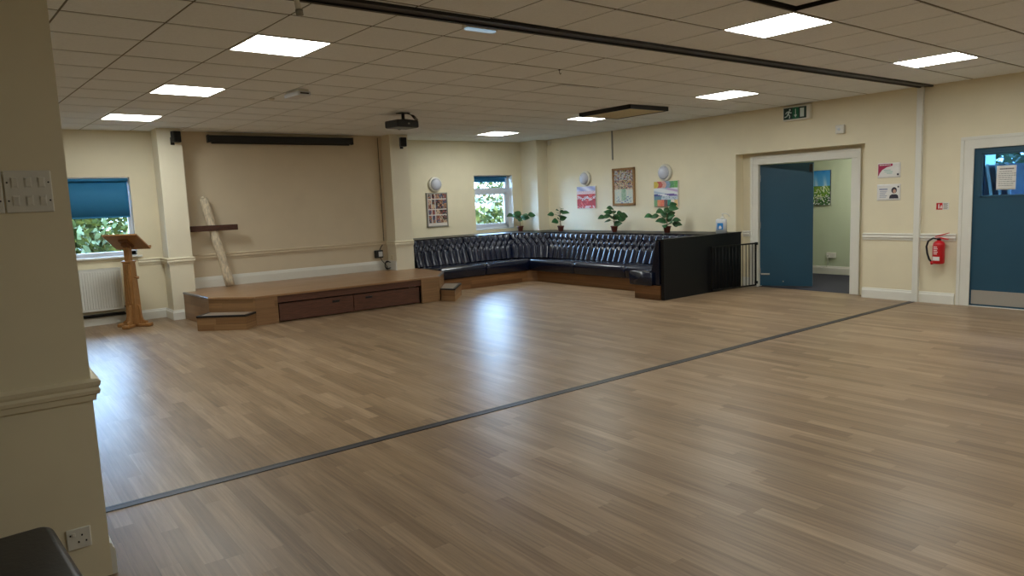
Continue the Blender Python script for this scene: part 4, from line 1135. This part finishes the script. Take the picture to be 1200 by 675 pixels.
# ------------------------------------------------------------------ outside
struct(MB().box((-40, YN + T + .02, -.35), (40, 60, -.25)).build('ground_north', M_ground))
struct(MB().box((XR + TR + .02, -14, -.35), (40, 4.18, -.25)).build('ground_east', mat('paving', rgb(170, 168, 160), .9)))
def bush(name, label, cat, c0, c1, n, size, m, seed, dens=1.):
    R_ = random.Random(seed); mb = MB()
    c0 = Vector(c0); c1 = Vector(c1); ctr = (c0 + c1) / 2; hf = (c1 - c0) / 2
    for _ in range(n):
        while True:
            q = Vector((R_.uniform(-1, 1), R_.uniform(-1, 1), R_.uniform(-1, 1)))
            if abs(q.x) ** 3 + abs(q.y) ** 2 + max(0, q.z) ** 2.5 <= 1: break
        P = Vector([ctr[i] + q[i] * hf[i] for i in range(3)]); P.z += .12 * sin(P.x * 2.3) * (1 if q.z > .4 else 0)
        d = Vector((R_.uniform(-1, 1), R_.uniform(-1, 1), R_.uniform(-.3, 1))).normalized()
        n_ = d.orthogonal().normalized(); s = d.cross(n_)
        L = size * R_.uniform(.6, 1.3); W = L * .45
        mb.add([P, P + d * L * .5 + s * W * .5, P + d * L, P + d * L * .5 - s * W * .5], [(0, 1, 2, 3)], R_.choice(range(len(m))))
    o = mb.build(name, m); tag(o, label, cat); return o
bush('hedge', 'green hedge outside the window with the blue blind', 'hedge', (-2.5, 15.0, -.3), (5.0, 17.4, 1.75), 14000, .2, [M_hedge, M_hedge2, M_hedge], 5)
bush('shrub', 'yellow green shrub outside the small window', 'shrub', (8.2, 13.6, -.3), (14.5, 15.2, 1.5), 9000, .2, [M_hedge, M_hedge2], 6)
bush('tree', 'tree crown outside above the shrub of the small window', 'tree', (14.6, 20.5, 1.5), (16.6, 22.5, 3.1), 700, .2, [M_hedge, M_hedge2], 8)
bw_ = thing('garden_building', 'pale rendered low building outside the small window', 'building', (17, 24, -.3))
MB().box((-9, 0, 0), (9, 6, 1.9)).build('wall', M_render, bw_); MB().box((-9.3, -.4, 1.9), (9.3, 6.3, 2.05)).build('roof', M_grey, bw_)
bush('tree', 'leafy tree seen through the glass of the blue door', 'tree', (14.5, 1., 1.7), (18., 6.5, 5.), 5000, .26, [M_hedge, M_hedge], 9)
fn = thing('blue_fence', 'pale blue panel fence seen through the door glass', 'fence', (13.6, 2.8, -.26))
MB().box((0, -4.5, 0), (.05, 1.2, 1.95)).build('board', M_bluepanel, fn); MB().box((-.03, -4.5, 1.86), (.08, 1.2, 2.02)).build('top_rail', M_white, fn)
for k in range(4):
    t = thing('leaning_board', ['dark board leaning outside, nearest the door hinge', 'second dark leaning board beyond the door glass', 'third dark leaning board beyond the door glass', 'dark leaning board closest to the paper notice'][k], 'board', (11.3, 3.56 - k * .075, -.25), 0, 'dark boards leaning outside')
    Mr = Matrix.Rotation(math.radians(-10 + 1 * k), 4, 'X')
    MB().bbox((-.3, -.02, 0), (.3, .01, 2.05), .004, 0, Mr).build('panel', M_lacq, t)
    MB().bbox((-.31, -.024, .01), (-.29, .014, 2.06), .004, 0, Mr).build('edge_strip', M_alu, t)

# unseen corridor ceiling lamp, added to light the green wall
t = thing('added_corridor_light', 'added unseen ceiling lamp of the corridor behind the double doorway', 'ceiling light', (11.4, 5.6, 2.5))
MB().bbox((-.3, -.3, -.02), (.3, .3, 0), .004).build('frame', M_plast, t); MB().box((-.27, -.27, -.024), (.27, .27, -.02)).build('diffuser', M_lampc, t)

# ------------------------------------------------------------------ world
wd = bpy.data.worlds.new('sky'); SC.world = wd; wd.use_nodes = True
bg = wd.node_tree.nodes['Background']; bg.inputs['Color'].default_value = (.38, .64, 1., 1); bg.inputs['Strength'].default_value = 36.0

# ------------------------------------------------------------------ camera
cam = bpy.data.cameras.new('camera'); co = bpy.data.objects.new('camera', cam); COL.objects.link(co)
cam.sensor_width = 36; cam.sensor_fit = 'HORIZONTAL'; cam.lens = 831.44 * 36 / 1200; cam.clip_start = .05; cam.clip_end = 200
r_ = Vector((0.79348685, -0.60722357, -0.04072045)); d_ = Vector((-0.10629411, -0.07239622, -0.99169569)); f_ = Vector((0.59923299, 0.79122584, -0.12198974))
Mx = Matrix((( r_.x, -d_.x, -f_.x, 0), (r_.y, -d_.y, -f_.y, 0), (r_.z, -d_.z, -f_.z, 1.56), (0, 0, 0, 1)))
co.matrix_world = Mx
SC.camera = co
vs_ = SC.view_settings; SC.display_settings.display_device = 'sRGB'
vs_.view_transform = 'Standard'; vs_.look = 'None'; vs_.exposure = 0; vs_.gamma = 1; vs_.use_curve_mapping = False
